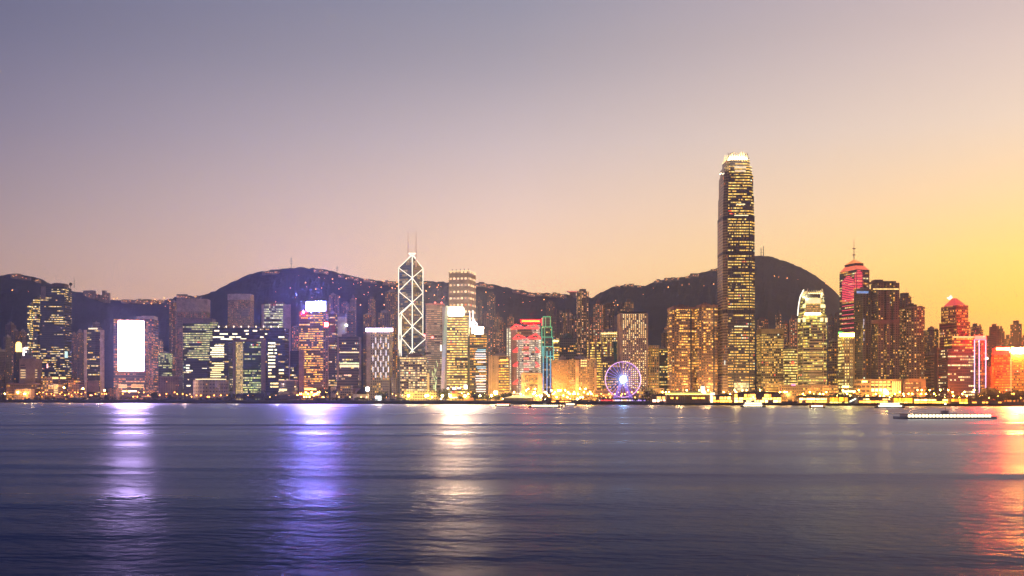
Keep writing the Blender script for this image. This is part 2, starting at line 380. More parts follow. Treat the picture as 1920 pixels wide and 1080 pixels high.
def fp_cross(w, d):
    a, b = w*.24, d*.24
    return [(-a,-d/2),(a,-d/2),(a,-b),(w/2,-b),(w/2,b),(a,b),(a,d/2),(-a,d/2),(-a,b),(-w/2,b),(-w/2,-b),(-a,-b)]
FPF = {'box':fp_box,'cham':fp_cham,'round':fp_round,'curved':fp_curved,'notch':fp_notch,'cross':fp_cross}
class Bld: pass
def tower(name, label, x0, x1, yt, off, d, mat, rot=0.0, shape='box', cat='skyscraper', group=None, base=GZ, setbacks=None, roof='plant', roofm=None, capm=None, Y=None, sides=None, band=None, piers=None, mast=None, top=None):
    """x0,x1,yt: extent of the tower in the 1920 px view; off: metres behind the seawall; d: plan depth"""
    pm = (x0+x1)/2; Yf = Y if Y else shoreY(pm)+off
    rz = rad(rot); w = (x1-x0)/FPX*Yf; cx, cyc = (pm-960)/FPX*(Yf+d/2), Yf+d/2
    fpf = FPF[shape]; ca, sa = math.cos(rz), math.sin(rz)
    for _ in range(14):
        q = [(cx+x*ca-y*sa, cyc+x*sa+y*ca) for x, y in fpf(w, d)]
        pr = [960+FPX*x/y for x, y in q]; lo, hi = min(pr), max(pr)
        w = max(4, w+((x1-x0)-(hi-lo))/FPX*Yf*.8); cx += ((x0+x1)/2-(lo+hi)/2)/FPX*Yf*.9
    ynear = min(y for x, y in q)
    zt = CH+(HY-yt)/FPX*ynear
    B = Bld(); B.root = empty(name, (cx, cyc, base), rz); tag(B.root, label, cat, group)
    B.w, B.d, B.H, B.rz, B.cx, B.cy, B.base, B.yn = w, d, zt-base, rz, cx, cyc, base, ynear
    n = Vector((sa, -ca, 0))                                         # outward normal of the front
    fc = Vector((cx, cyc, 0))+n*(d/2)
    def hit(px, py, off=0.0):                                        # a point of the front wall, in the building's own metres
        dr = Vector(((px-960)/FPX, 1, (HY-py)/FPX)); tt = ((fc+n*off).dot(n))/(dr.dot(n))
        wv = dr*tt+Vector((0, 0, CH)); r = wv-Vector((cx, cyc, 0))
        return (r.x*ca+r.y*sa, wv.z-base)
    B.hit = hit; B.z = lambda py: (CH+(HY-py)/FPX*ynear)-base
    pts = fpf(w, d); lv = [(B.H, 1.0)]
    if setbacks: lv = [(B.z(y), k) for y, k in setbacks]+[(B.H, setbacks[-1][2] if len(setbacks[-1]) > 2 else .8)] if False else [(B.z(y), k) for y, k in setbacks]
    mats = [mat, capm or CONC]+([sides] if sides else [])
    mb = MB(); z = 0.0
    for zz, k in lv:
        pp = [(x*k, y*k) for x, y in pts]
        mi = 0
        if sides: mi = [0 if (pp[(i+1)%len(pp)][0]-pp[i][0]) > .5 and pp[i][1] < 0 else 2 for i in range(len(pp))]
        mb.prism(pp, z, zz, mi, cap=1, bottom=False); z = zz
    B.body = mb.build('facade', mats, B.root); kt = lv[-1][1]; B.kt = kt
    if band:                                                         # a plain storey round the top
        hb = B.H-B.z(yt+band[0]); mb = MB(); e = 1+.6/w
        mb.prism([(x*kt*e, y*kt*e) for x, y in pts], B.H-hb, B.H+.4, 0); mb.build('top_band', band[1], B.root)
    R_ = random.Random(int(x0*7+yt)); rm = roofm or CONC
    if roof == 'plant':
        mb = MB(); pw = w*kt
        a = R_.uniform(.35, .65)*pw; o = R_.uniform(-.12, .12)*pw; hh = R_.uniform(2.5, 5.5)
        mb.box(o-a/2, o+a/2, -d*kt*.32, d*kt*.3, B.H+.01, B.H+hh)
        mb.box(o-a*.15, o+a*.2, -d*kt*.2, d*kt*.1, B.H+hh, B.H+hh+2.0)
        for k in range(3): mb.box(*(lambda X: (X, X+2.2))(R_.uniform(-.42, .34)*pw), -d*kt*.44, -d*kt*.36, B.H+.01, B.H+R_.uniform(1.2, 2.4))
        mb.build('roof_plant', rm, B.root)
        if R_.random() < .5:
            mb = MB(); xx = R_.uniform(-.3, .3)*pw; mb.tube((xx, 0, B.H), (xx, 0, B.H+R_.uniform(7, 13)), .35, r2=.12, n=5); mb.build('aerial', DARKC, B.root)
    if piers:
        nP, wd, pmat, *rest = piers; pr_ = rest[0] if rest else .7
        for k in range(nP):
            mb = MB(); xx = -w/2+wd/2+(w-wd)*k/max(1, nP-1); mb.box(xx-wd/2, xx+wd/2, -d/2-pr_, -d/2-.003, 0, (B.H+.6) if kt == 1 else lv[0][0]); mb.build('pier', pmat, B.root)
    if mast:
        px, py, r = mast; x_, z_ = hit(px, py); mb = MB(); mb.tube((x_, 0, B.H), (x_, 0, z_), r, r2=r*.4, n=6); mb.build('mast', STEEL, B.root)
    return B
def panel(B, name, x0, x1, y0, y1, mat, proud=.5, off=0.0, label=None):
    """a board or bay standing proud of the front wall between image positions"""
    a, zb = B.hit((x0), y1, off); c, zt = B.hit(x1, y0, off); a2, _ = B.hit(x0, y0, off)
    mb = MB(); y = -B.d/2-off; mb.box(a, c, y-proud, y-.004, zb, zt); o = mb.build(name, mat, B.root)
    if label: o['label'] = label
    return o
def windows(B, cells, mat, name='window', proud=.25, off=0.0):
    for x0, x1, y0, y1 in cells: panel(B, name, x0, x1, y0, y1, mat, proud, off)
def line(B, name, pts, r, mat, off=1.0, n=5):
    mb = MB(); P = [B.hit(px, py, off) for px, py in pts]
    for (a, b), (c, e) in zip(P, P[1:]): mb.tube((a, -B.d/2-off, b), (c, -B.d/2-off, e), r, n=n)
    return mb.build(name, mat, B.root)
def spot(loc, to, energy, col, size=rad(60), blend=.8, r=1.5):
    l = bpy.data.lights.new('floodlight', 'SPOT'); l.energy = energy; l.color = col; l.spot_size = size; l.spot_blend = blend; l.shadow_soft_size = r
    o = bpy.data.objects.new('floodlight', l); COL.objects.link(o); o.location = loc
    o.rotation_euler = (Vector(loc)-Vector(to)).to_track_quat('Z', 'Y').to_euler(); return o
def flood(B, px, energy, col, dist=14, size=rad(70), aim=.45):
    x, _ = B.hit(px, 730); ca, sa = math.cos(B.rz), math.sin(B.rz)
    L = lambda x, y, z: (B.cx+x*ca-y*sa, B.cy+x*sa+y*ca, B.base+z)
    spot(L(x, -B.d/2-dist, 1.5), L(x, -B.d/2, B.H*aim), energy, col, size)
T = tower
WHT = glow((1,.95,.85), 3.0, False); 

# ---- far left
T('tower_block', 'slim dim tower cut by the left edge of the skyline', -14, 9, 655, 90, 26, fac('flats'), cat='tower block', band=(4, CONC))
b = T('tower_block', 'hazy brown block rising behind the far left cluster with a plain square top', 10, 30, 609, 420, 24, fac('flats', P=.04, Wall=(.22,.15,.14)), cat='tower block', band=(9, BROWN))
b = T('tower_block', 'far left office tower with tall pale vertical piers', 8, 21, 632, 130, 24, fac('flats', P=.12, Wall=(.2,.17,.17)), piers=(4, 1.6, CONC), cat='tower block')
T('apartment_tower', 'brown apartment tower behind the golden rooftop sign, dotted with orange windows', 21, 37, 620, 240, 22, fac('flats', P=.26), shape='notch', cat='apartment tower')
T('apartment_tower', 'thin apartment tower between the golden sign and the wide dark green glass tower', 37, 50, 622, 260, 20, fac('flats', P=.28), shape='notch', cat='apartment tower')
b = T('office_building', 'dark narrow building carrying a glowing golden sign on its roof at the far left', 27, 39, 660, 110, 22, fac('flats', P=.12, Wall=(.07,.06,.07)), cat='office building', roof=None)
mb = MB(); a_, zb = b.hit(29.5, 658); c_, zt = b.hit(39.5, 641); mid = (a_+c_)/2
mb.prism([(a_,-b.d/2),(c_,-b.d/2),(c_,-b.d/2+2),(a_,-b.d/2+2)], b.H+.5, zt-4, 0, bottom=True)
mb.prism([(a_,-b.d/2),(c_,-b.d/2),(c_,-b.d/2+2),(a_,-b.d/2+2)], zt-4, zt, 0, top=[(mid-2.2,-b.d/2),(mid+2.2,-b.d/2),(mid+2.2,-b.d/2+2),(mid-2.2,-b.d/2+2)])
mb.build('sign', glow((1,.62,.16), 4.5), b.root)
b = T('office_building', 'pale building under a jagged white lit sign at the far left', 40, 57, 668, 120, 20, fac('pale_slab', P=.1), cat='office building', roof=None)
mb = MB()
for x0, x1, y0, y1 in ((42.5,45.5,654,667),(45.5,51,651,655),(45.5,49.5,658,661),(42.5,44,652,654)):
    a_, zb = b.hit(x0, y1); c_, zt = b.hit(x1, y0); mb.box(a_, c_, -b.d/2, -b.d/2+1.2, max(zb, b.H+.1), zt)
mb.build('sign', glow((1,.80,.82), 3.2), b.root)
b = T('office_building', 'low square pinkish building with blank walls in front of the dark green glass tower', 36, 79, 673, 60, 34, fac('pale_slab', P=.0, WX=.0, Wall=(.36,.25,.25)), cat='office building', rot=4)
windows(b, [(38.5, 47.5+(.8 if k%2 else -1), 684+k*4.6, 686+k*4.6) for k in range(2)], plain((.05,.045,.06)), 'window')
windows(b, [(38.5, 48, 693+k*4.6, 695.2+k*4.6) for k in range(4)]+[(66, 70, 693+k*4.6, 694.6+k*4.6) for k in range(4)], glow((1,.66,.3), .9, False, .5, .9))
b = T('podium_building', 'long low podium with a lit canopy at the far left end of the waterfront', 12, 78, 719, 40, 30, fac('gold_office', P=.3, Wall=(.25,.16,.14), Str=0.94), cat='podium', roof=None)
panel(b, 'canopy', 14, 77, 718, 721.5, BROWN, 4)
b = T('pavilion', 'low pale pavilion with a dark roof at the far left waterfront', 27, 65, 727, 18, 16, fac('pale_slab', P=.25, Wall=(.42,.33,.34)), cat='pavilion', roof=None, band=(2, DARKC))
# the big dark green tower
b = T('glass_tower', 'tall wide dark green glass tower with broken rows of yellow windows near the left edge', 75, 134, 537, 150, 40, fac('glass_dark', P=.29, WX=.95, CW=2.6, WY=.40), rot=5, roof=None, setbacks=[(537,1)])
mb = MB(); x_, _ = b.hit(95, 600); y_, _ = b.hit(119, 600); mb.box(x_, y_, -14, 10, b.H+.01, b.H+6.5); mb.box(x_+2, y_-9, -8, 8, b.H+6.5, b.H+8); mb.build('roof_plant', BROWN, b.root)
panel(b, 'side_wing', 76.5, 86, 537, 561, CONC, 1.0)
mb = MB(); x_, _ = b.hit(126, 600); mb.ball((x_, 0, b.H+6.5), 3.2); mb.tube((x_, 0, b.H), (x_, 0, b.H+4), .8); mb.build('radome', DARKC, b.root)
mb = MB(); x_, z_ = b.hit(132.6, 518); mb.tube((x_, 0, b.H), (x_, 0, z_), .6, r2=.25); mb.build('aerial', DARKC, b.root)
panel(b, 'led_screen', 121.5, 127, 659, 671, glow((.55,.85,.9), 1.3), .4); panel(b, 'led_screen', 87.6, 90.2, 682, 690, glow((1,.45,.5), 2.2), .4)
T('glass_tower', 'stepped dark wing with lit rows, left against the wide dark green glass tower', 62, 84, 562, 138, 38, fac('glass_dark', P=.40), rot=5)
T('glass_tower', 'narrow lower wing with bright stacked window ends, left of the wide dark green glass tower', 56, 66, 572, 132, 34, fac('glass_dark', P=.55, Str=1.56, CORR=.4))
b = T('podium_building', 'podium with two tall yellow lit openings below the wide dark green glass tower', 77, 133, 706, 70, 34, fac('gold_office', P=.25, Wall=(.34,.24,.20)), cat='podium', roof=None)
windows(b, [(98,109.5,707,710.5),(113,124,707,710.5)], glow((1,.72,.26), 1.6, False)); windows(b, [(99,109.5,711.5,719),(113,123.5,711.5,719)], plain((.05,.04,.05)), 'dark_opening')
windows(b, [(101,109,721+3.6*k,723+3.6*k) for k in range(5)], glow((1,.72,.3), 1.1, False, .4))
T('apartment_tower', 'brown apartment block dotted with orange lights, right of the wide dark green glass tower', 133, 145, 628, 330, 20, fac('flats', P=.26, A=ORG), shape='notch', cat='apartment tower')
T('apartment_tower', 'apartment block squeezed behind the round tower with two pale piers', 144, 156, 623, 320, 20, fac('flats', P=.22), shape='notch', cat='apartment tower')
T('podium_building', 'orange lit podium between the wide dark green tower and the tower with two pale piers', 128, 158, 712, 80, 24, fac('gold_office', P=.3, Wall=(.32,.2,.17), A=ORG), cat='podium', roof=None)
b = T('round_tower', 'slender tower of dark glass held between two pale rounded piers', 156, 194, 618, 130, 30, fac('glass_dark', P=.22, WX=.9, Glass=(.07,.06,.08)), shape='cham', roof=None)
for xa_, xb_ in ((155.5,163.5),(186,194)):
    a_, _ = b.hit(xa_, 700, 1.5); c_, _ = b.hit(xb_, 700, 1.5); r = (c_-a_)/2; mb = MB()
    mb.prism([( (a_+c_)/2+r*math.cos(math.pi+math.pi*i/8), -b.d/2+3+r*1.1*math.sin(math.pi+math.pi*i/8)) for i in range(9)], 0, b.H-.5, 0); mb.build('pier', PALE, b.root, smooth=False)
mb = MB(); x_, _ = b.hit(166, 700); y_, _ = b.hit(183, 700); m_ = (x_+y_)/2
mb.box(x_, y_, -8, 8, b.H+.01, b.H+4); 
for k in range(3): mb.prism([(m_+(y_-x_)/2*(1-.12*k)*math.cos(a*math.pi/8), 7*math.sin(a*math.pi/8)) for a in range(16)], b.H+4+k*4, b.H+6+k*4, 0, bottom=True)
mb.tube((m_, 0, b.H), (m_, 0, b.H+17), 1.5); mb.build('crown', CONC, b.root)
windows(b, [(166+k*3.5, 168.6+k*3.5, 615, 617.4) for k in range(5)], glow((1,.8,.55), 2.0, False), 'crown_light')
panel(b, 'spandrel', 164, 186, 645, 649, DARKC, .5); panel(b, 'spandrel', 164, 186, 714, 735, plain((.26,.18,.2)), .5)
b = T('pavilion', 'small flat roofed waterfront pavilion left of the tower with the giant white screen', 202, 224, 728, 20, 14, fac('pale_slab', P=.4, Wall=(.38,.26,.26), A=ORG), cat='pavilion', roof=None)
# LED tower
led = T('screen_tower', 'office tower covered by a giant glowing blank white screen', 213, 297, 598, 120, 40, fac('gold_rows', P=.40, CH=4.4, A=ORG, B=WARM, Str=1.01, Wall=(.17,.14,.20), Glass=(.12,.11,.20)), rot=6, roof=None)
panel(led, 'screen', 222, 270, 602, 695, glow((.88,.52,1), 48.0), 1.2); panel(led, 'screen_frame', 220.5, 271.5, 600.5, 696.5, plain((.30,.18,.35)), .6)
mb = MB(); x_, _ = led.hit(255, 620); y_, _ = led.hit(288, 620); z_ = led.z(592.5); mb.box(x_, x_+9, -led.d*.45, led.d*.3, led.H+.01, z_); mb.box(x_+9.01, y_, -led.d*.46, led.d*.3, led.H+.01, z_+1); mb.build('roof_plant', PALE, led.root)
for k in range(3): panel(led, 'glass_bay', 274+k*5, 277+k*5, 610+k*2, 736, fac('gold_office', P=.6, A=ORG, B=WARM, Str=0.70), .5)
for k, (a_, c_) in enumerate(((222,238),(246,262),(262,270))): windows(led, [(a_, c_, 721, 722.8), (a_, c_, 725, 727)], glow((1,.55,.22), 1.4, False, .3))
windows(led, [(229,236,732.5,735),(240,256,732,735)], glow((1,.8,.55), 3, False), 'lobby_light')
T('office_block', 'small office block with greenish lights on the slope right of the white screen tower', 295, 323, 662, 460, 24, fac('green_rows', P=.5, CW=3, Str=1.09), cat='office block')
T('podium_building', 'brick podium with a faint lit rim right of the white screen tower', 297, 343, 706, 120, 26, fac('flats', P=.05, Wall=(.16,.1,.11)), cat='podium', roof=None, band=(2, BROWN))
# hotels
T('apartment_tower', 'apartment tower with orange windows rising just left of the tall curved hotel slab', 317, 335, 567, 520, 24, fac('flats_gold', P=.36, A=ORG), shape='notch', cat='apartment tower')
b = T('hotel_tower', 'tall pale curved hotel slab with reddish windows under a blank top band', 331, 394, 560, 330, 30, fac('pale_slab', P=.30, A=(1,.3,.18), Str=0.78, CH=3.2), shape='curved', rot=3, band=(24, plain((.66,.52,.46))), cat='hotel', roof=None)
b = T('hotel_tower', 'pale curved hotel slab with a grid of reddish windows, standing alone against the hill', 427, 476, 551, 380, 28, fac('pale_slab', P=.42, A=(1,.35,.2), B=WARM, Str=0.86, CW=2.8, CH=3.2), shape='curved', rot=-3, band=(11, plain((.72,.60,.55))), cat='hotel', roof=None)
b = T('office_tower', 'office tower with dense greenish lit floors below the tall curved hotel slab', 343, 405, 597, 220, 34, fac('green_rows', P=.60, A=(.85,.92,.38), WY=.44), rot=4, roof=None, band=(9, CONC))
panel(b, 'side_wing', 394, 409, 605, 612, fac('green_rows', P=.9), 1.5)
b = T('glass_tower', 'dark glass block with few white windows at the foot of the green lit tower', 344, 397, 676, 100, 30, fac('dark_glass', P=.06), cat='office building', roof=None)
windows(b, [(349,356,684,686),(349,355,689,691),(349,361,694,696),(350,357,722,724.5),(379,388,690,691)], glow((1,.93,.7), 2.2, False))
# government gate building
gm = fac('dark_glass', P=.10, Glass=(.02,.025,.045), Str=0.94)
gv = T('government_complex', 'dark gate shaped office complex with a portal frame around a golden and green glass front', 393, 438, 640, 70, 34, gm, roof=None, cat='office complex')
for (x0,x1,y0,y1,ex) in ((398,534,614.5,640,2),(497,534,640,735,0)):
    a_, zb = gv.hit(x0, y1); c_, zt = gv.hit(x1, y0); mb = MB()
    mb.prism([(a_,-gv.d/2+ex*0),(c_,-gv.d/2),(c_,gv.d/2),(a_,gv.d/2)], zb if y1 < 700 else 0, zt, 0, cap=1, bottom=True); mb.build('gate_beam' if y1 < 700 else 'gate_leg', [gm, DARKC], gv.root)
for (x0,x1,y0,y1) in ((437.5,498,636,640.5),(437.5,441,640.5,735),(490,498,640.5,735)):
    panel(gv, 'portal_frame', x0, x1, y0, y1, plain((.24,.18,.19)), 3.0)
a_, _ = gv.hit(441, 700); c_, _ = gv.hit(454.5, 700); e_, _ = gv.hit(490, 700); zt = gv.z(640.5)
mb = MB(); mb.box(a_, c_, -gv.d/2+4, gv.d/2, 0, zt-.1); mb.build('lit_atrium', fac('gold_rows', P=.95, CORR=.2, CW=2.2, CH=2.6, WX=.8, WY=.75, Str=0.86, A=(1,.66,.2), B=(1,.74,.34), Wall=(.2,.14,.08)), gv.root)
mb = MB(); mb.box(c_+.01, e_, -gv.d/2+4, gv.d/2, 0, zt-.1); mb.build('curtain_wall', fac('green_rows', P=.42, Glass=(.03,.12,.12), Wall=(.03,.06,.07)), gv.root)
Wg = glow((1,.90,.62), 2.4, False, .3, .4); Wy = glow((1,.80,.36), 1.9, False, .35, .3); R_ = random.Random(5)
for k in range(15):                                             # left leg: broad lit bands
    y = 647+k*4.15
    if k in (6, 7): continue
    windows(gv, [(394.5+R_.choice((0,0,0,3,8)), 420-R_.choice((0,0,1,6)), y, y+2.1)], Wg if k < 5 else Wy)
for y, L in ((619,[(402,411),(458,466),(474,482)]),(625,[(412,427),(436,445),(461,466),(497,501)]),(631,[(399,420),(430,440),(442,452),(488,494),(522,533)]),(634.5,[(414,434),(451,462)])):
    windows(gv, [(a, c, y, y+2.3) for a, c in L], Wg)
for k in range(14):
    y = 642+k*6.3; L = R_.choice([[(503,512),(515,519)],[(503,516)],[(503,509),(523,532)],[(506,520),(523,533)],[(523,533)],[(507,511),(512,524)]])
    windows(gv, [(a, c, y, y+2.6) for a, c in L], Wy if k > 8 else Wg)
for k in range(9): 
    x_, _ = gv.hit(410+k*14, 615); mb = MB(); mb.tube((x_,-gv.d/2+1,gv.z(614.5)), (x_,-gv.d/2+1,gv.z(614.5)+1.5), .3); mb.ball((x_,-gv.d/2+1,gv.z(614.5)+2.3), .9); mb.build('roof_lamp', glow((1,.75,.45), 5, False), gv.root)
b = T('council_building', 'low round stone council building with a glowing lid', 362, 430, 712, 34, 60, fac('pale_slab', P=.16, CW=5, CH=6, Wall=(.28,.24,.24), Str=0.55), shape='round', cat='council building', roof=None)
mb = MB(); mb.prism(fp_round(b.w*.82, b.d*.82, 24), b.H+.01, b.H+1.6, 0, top=fp_round(b.w*.9, b.d*.9, 24)); mb.build('glowing_lid', glow((1,.80,.40), 1.5), b.root)
mb = MB(); mb.prism(fp_round(b.w*.5, b.d*.5, 24), b.H+1.7, b.H+3.4, 0); mb.build('roof_drum', CONC, b.root)
# right of the gate
b = T('office_tower', 'office tower with greenish lit floors and a pale blank side wall behind the gate building', 491, 545, 570, 260, 34, fac('green_rows', P=.60, A=(.9,1,.5), B=(1,.95,.6), Wall=(.28,.22,.25)), rot=-2, roof=None)
panel(b, 'blank_wall', 531, 545.5, 571, 735, plain((.58,.45,.43)), .8); panel(b, 'blank_wall', 490.5, 495, 571, 735, plain((.58,.45,.43)), .8)
mb = MB(); mb.box(-b.w*.28, b.w*.3, -10, 10, b.H+.01, b.H+4); mb.build('roof_plant', BROWN, b.root)
T('apartment_tower', 'reddish lit apartment block just left of the tower with the blazing blue white sign', 547, 565, 613, 420, 22, fac('flats_gold', P=.45, A=(1,.3,.1), B=ORG, Str=1.87), shape='notch', cat='apartment tower')
T('office_block', 'dark unlit block below the reddish apartment block', 544, 566, 658, 200, 24, fac('dark_glass', P=.05), cat='office block')
b = T('office_building', 'small dark glass box with one lit storey beside the waterfront trees', 522, 558, 713, 40, 22, fac('dark_glass', P=.0), cat='office building', roof=None, band=(1.5, CONC))
windows(b, [(523.5,538,729,732.5),(552,555,724,726)], glow((1,.84,.42), 1.5, False)); panel(b, 'lower_wall', 523, 556, 734, 742, plain((.12,.13,.11)), .4)
cit = T('sign_tower', 'golden lit office tower carrying a blazing blue white sign on its roof', 561, 616, 584, 120, 36, fac('brown_glass', P=.58, A=GOLD, B=YEL, CH=3.8, Wall=(.20,.13,.15), Str=1.64), rot=-3, roof=None)
panel(cit, 'corner_pier', 560.5, 570, 655, 737, plain((.36,.25,.26)), .8); panel(cit, 'corner_pier', 606, 615.8, 586, 737, fac('flats', P=.25, A=(1,.3,.15)), .8)
mb = MB(); x_, _ = cit.hit(572, 600); y_, _ = cit.hit(611, 600); mb.box(x_, y_, -cit.d*.45, cit.d*.3, cit.H+.01, cit.z(565)); mb.build('sign_housing', plain((.10,.09,.14)), cit.root)
a_, zb = cit.hit(575.5, 582); c_, zt = cit.hit(608.5, 565.5); mb = MB(); yy = -cit.d*.45-.01
mb.prism([(a_,yy-1.5),(c_,yy-1.5),(c_,yy),(a_,yy)], zb, zt, 0, bottom=True); mb.build('sign', glow((.24,.25,1.0), 750.0), cit.root)
panel(cit, 'aviation_lamp', 609, 615, 605, 612, glow((1,.01,.02), 900), 1.0); panel(cit, 'aviation_lamp', 568, 570.5, 583.5, 586.5, glow((1,.02,.12), 1600), 1.0)
windows(cit, [(571,593,728.2,730.8)], glow((.85,.95,.35), 1.8, False), 'lobby_window')
windows(cit, [(568+k*3.2, 570.3+k*3.2, 737, 742) for k in range(11)], glow((1,.36,.10), 3.5, True), 'lobby_window')
T('office_tower', 'slim dark glass tower just right of the tower with the blazing blue white sign', 616, 633, 588, 170, 24, fac('glass_dark', P=.28, Str=1.25), rot=-2)
panel(_b := T('apartment_tower', 'hillside apartment tower with scattered gold windows behind the slim tower with the pale blue strip', 617, 636, 553, 700, 22, fac('flats', P=.3, Str=1.40), shape='notch', cat='apartment tower'), 'stair_bay', 624, 627, 556, 640, DARKC, .4)
b = T('lit_slab', 'flat pale wall tower washed with white light and a bright lamp', 631.5, 650, 588, 260, 18, plain((.62,.60,.55)), roof=None, cat='office tower', band=(6, plain((.2,.22,.3))))
x_, z_ = b.hit(650, 610); mb = MB(); mb.ball((x_,-b.d/2-2.2,z_), 2.2); mb.build('floodlight_lamp', glow((1,.97,.9), 10), b.root); spot((b.cx+x_, b.cy-b.d/2-10, b.base+z_), (b.cx-2, b.cy-b.d/2, b.base+z_-8), 2600, (.95,1,.9), rad(120))
T('apartment_tower', 'slim beige apartment tower with gold lights at its top, right of the white washed wall', 651, 667, 583, 330, 20, fac('flats_gold', P=.20, Wall=(.22,.19,.20)), shape='cross', cat='apartment tower')
b = T('barracks_tower', 'dark square tower with vertical fins narrowing to a stem near the water', 632, 677, 631, 70, 30, fac('dark_glass', CW=1.6, WX=.7, CH=4.4, P=.16, CORR=.9, Wall=(.12,.09,.10)), base=GZ+20, roof='plant', roofm=BROWN)
mb = MB(); k = .66; q = fp_box(b.w, b.d); mb.prism([(x*k, y*k) for x, y in q], -6, -.01, 0, top=q); mb.prism([(x*k, y*k) for x, y in q], -20, -6, 0); mb.build('stem', plain((.22,.15,.15)), b.root)
for y, L, c in ((659.5,(636.5,676),(1,.72,.42)),(680,(636.5,676),(.8,1,.6)),(684,(637,675),(1,.76,.42)),(686.5,(637,674),(1,.8,.5)),(702.5,(645,659),(1,.55,.38))): windows(b, [(L[0],L[1],y,y+2)], glow(c, 1.5, False, .4, .5))
panel(b, 'frame_column', 632, 635.5, 633, 713, plain((.24,.17,.17)), 1.2); panel(b, 'frame_column', 673.5, 677, 633, 713, plain((.24,.17,.17)), 1.2)
T('barracks_block', 'low brown block with rows of small windows at the foot of the dark finned tower', 638, 662, 723, 40, 22, fac('gold_office', P=.25, Wall=(.28,.19,.17), Str=0.78), cat='barracks', roof=None)
T('barracks_block', 'small pale blank box beside the dome tree on the waterfront', 620, 630.5, 725, 30, 12, plain((.55,.45,.40)), cat='hut', roof=None)
b = T('barracks_block', 'long low cream wall building lit from below, left of the tower with white light bars', 662, 692, 739, 26, 12, plain((.62,.56,.46)), cat='wall building', roof=None); flood(b, 672, 1500, (1,.85,.6), 8)
# tower with white bars
b = T('hotel_tower', 'cream hotel tower with white vertical light bars and a glowing lavender roof rim', 687, 736, 618, 100, 34, fac('grid_hotel', CW=3.35, CH=4.15, WX=.42, WY=.5, P=.32, Wall=(.46,.36,.32)), rot=-1, roof=None, cat='hotel')
panel(b, 'roof_rim', 686, 736.5, 615.5, 621.5, glow((.72,.60,1.0), 12), 1.6)
LB = glow((.86,.80,1.0), 1.5, False)
for r_ in range(7):
    for c_ in range(4 if r_ % 2 else 3):
        xx = (703.5 if r_ % 2 == 0 else 698.5)+c_*9.7+(0 if r_ % 2 else .2); y = 633+r_*10.3+(3 if r_ > 1 else 0)
        panel(b, 'light_bar', xx, xx+1.5, y, y+10.2, LB, .5)
panel(b, 'blank_wall', 687, 693.5, 622, 735, plain((.50,.38,.34)), .6)
panel(b, 'entrance_lamp', 686, 692, 726, 733, glow((.85,.95,1), 9), 1.2)
T('office_block', 'small pink walled block between the white bar hotel and the warm lit office slab', 734, 746, 708, 110, 18, fac('pale_slab', Wall=(.42,.30,.32)), cat='office block')
for i, (a, c, y, o, lb) in enumerate(((681,700,590,600,'faint apartment tower on the slope above the white bar hotel'),(709,733,586,640,'wide apartment tower with gold windows and a flat lit top above the white bar hotel'),(722,748,547,1000,'large apartment block high on the slope left of the diagonal braced tower'),(735,747,598,420,'narrow apartment tower tucked left of the foot of the diagonal braced tower'),(736,748,655,200,'slim block with orange rows beside the foot of the diagonal braced tower'))):
    T('apartment_tower', lb, a, c, y, o, 22, fac('flats_gold', P=.30+.03*i, Str=1.33), shape='notch', cat='apartment tower', group='apartment towers on the slope behind the city')
b = T('office_slab', 'wide office slab of warm lit windows in front of the diagonal braced tower', 749, 801, 669, 100, 30, fac('gold_office', CW=3.6, CH=3.9, WX=.82, WY=.56, P=.66, A=(1,.66,.28), B=(1,.78,.44), Str=1.33), roof='plant', roofm=BROWN, cat='office building')
panel(b, 'side_wing', 744.5, 751, 672, 737, fac('flats', P=.15, Wall=(.15,.14,.17)), .8); panel(b, 'lit_corner', 801.5, 805, 700, 736, glow((1,.55,.12), .9, False, .2), 2)
for x_ in (759.5, 780.5, 790.5): panel(b, 'pier', x_, x_+.9, 672, 737, BROWN, .5)
b = T('podium_building', 'cream floodlit historic club building on the waterfront below the warm office slab', 758, 822, 733, 26, 22, fac('gold_office', CW=4, CH=4, P=.15, Wall=(.58,.48,.33), A=YEL), cat='low building', roof=None)
for k in range(4): flood(b, 766+k*15, 2400, (1,.85,.45), 9, rad(110), .6)
# ---- the diagonal braced tower
Yc = shoreY(773)+260; sc_ = Yc/FPX; O = Vector(((773-960)*sc_, Yc, 0))
def zz(py, Y=Yc): return CH+(HY-py)/FPX*Y-GZ
k_ = Yc/1700
Lc, Rf, Rc, Lf = (-22.1*k_*1.02, 13*k_), (22.9*k_*1.0, -14.5*k_), (14.6*k_, 23*k_), (-14.6*k_, -23*k_)
Z0 = (0, 0)
bo = empty('braced_tower', (O.x, O.y, GZ)); tag(bo, 'tall faceted glass tower outlined in white diagonal bracing with twin masts', 'skyscraper')
gl = fac('glass_dark', P=.30, Glass=(.22,.25,.28), Metal=.75, Wall=(.10,.12,.13), CW=2.0, CH=3.9, WX=.96, WY=.78, Str=0.35)
mb = MB()
mb.prism([Z0, Rc, Lc], 0, [zz(479), zz(503, Yc+23), zz(502, Yc+13)], 0, cap=0)
mb.build('rear_shaft', gl, bo)
mb = MB(); mb.prism([(-.05,-.02), (Lc[0]-.05, Lc[1]-.1), Lf], 0, [zz(568), zz(590, Yc+13), zz(588, Yc-23)], 0, cap=0); mb.build('left_shaft', gl, bo)
mb = MB(); mb.prism([(.05,-.05), Rf, (Rc[0]+.05, Rc[1]-.1)], 0, [zz(611), zz(634, Yc-14), zz(632, Yc+23)], 0, cap=0); mb.build('right_shaft', gl, bo)
BR = glow((1,.95,.82), 1.7, False)
def br(a, b, r=.62):
    mb = MB(); mb.tube(a, b, r, n=5); mb.build('brace', BR, bo)
def pO(py, o=(0,0)): return (0+o[0], -.8+o[1], zz(py))
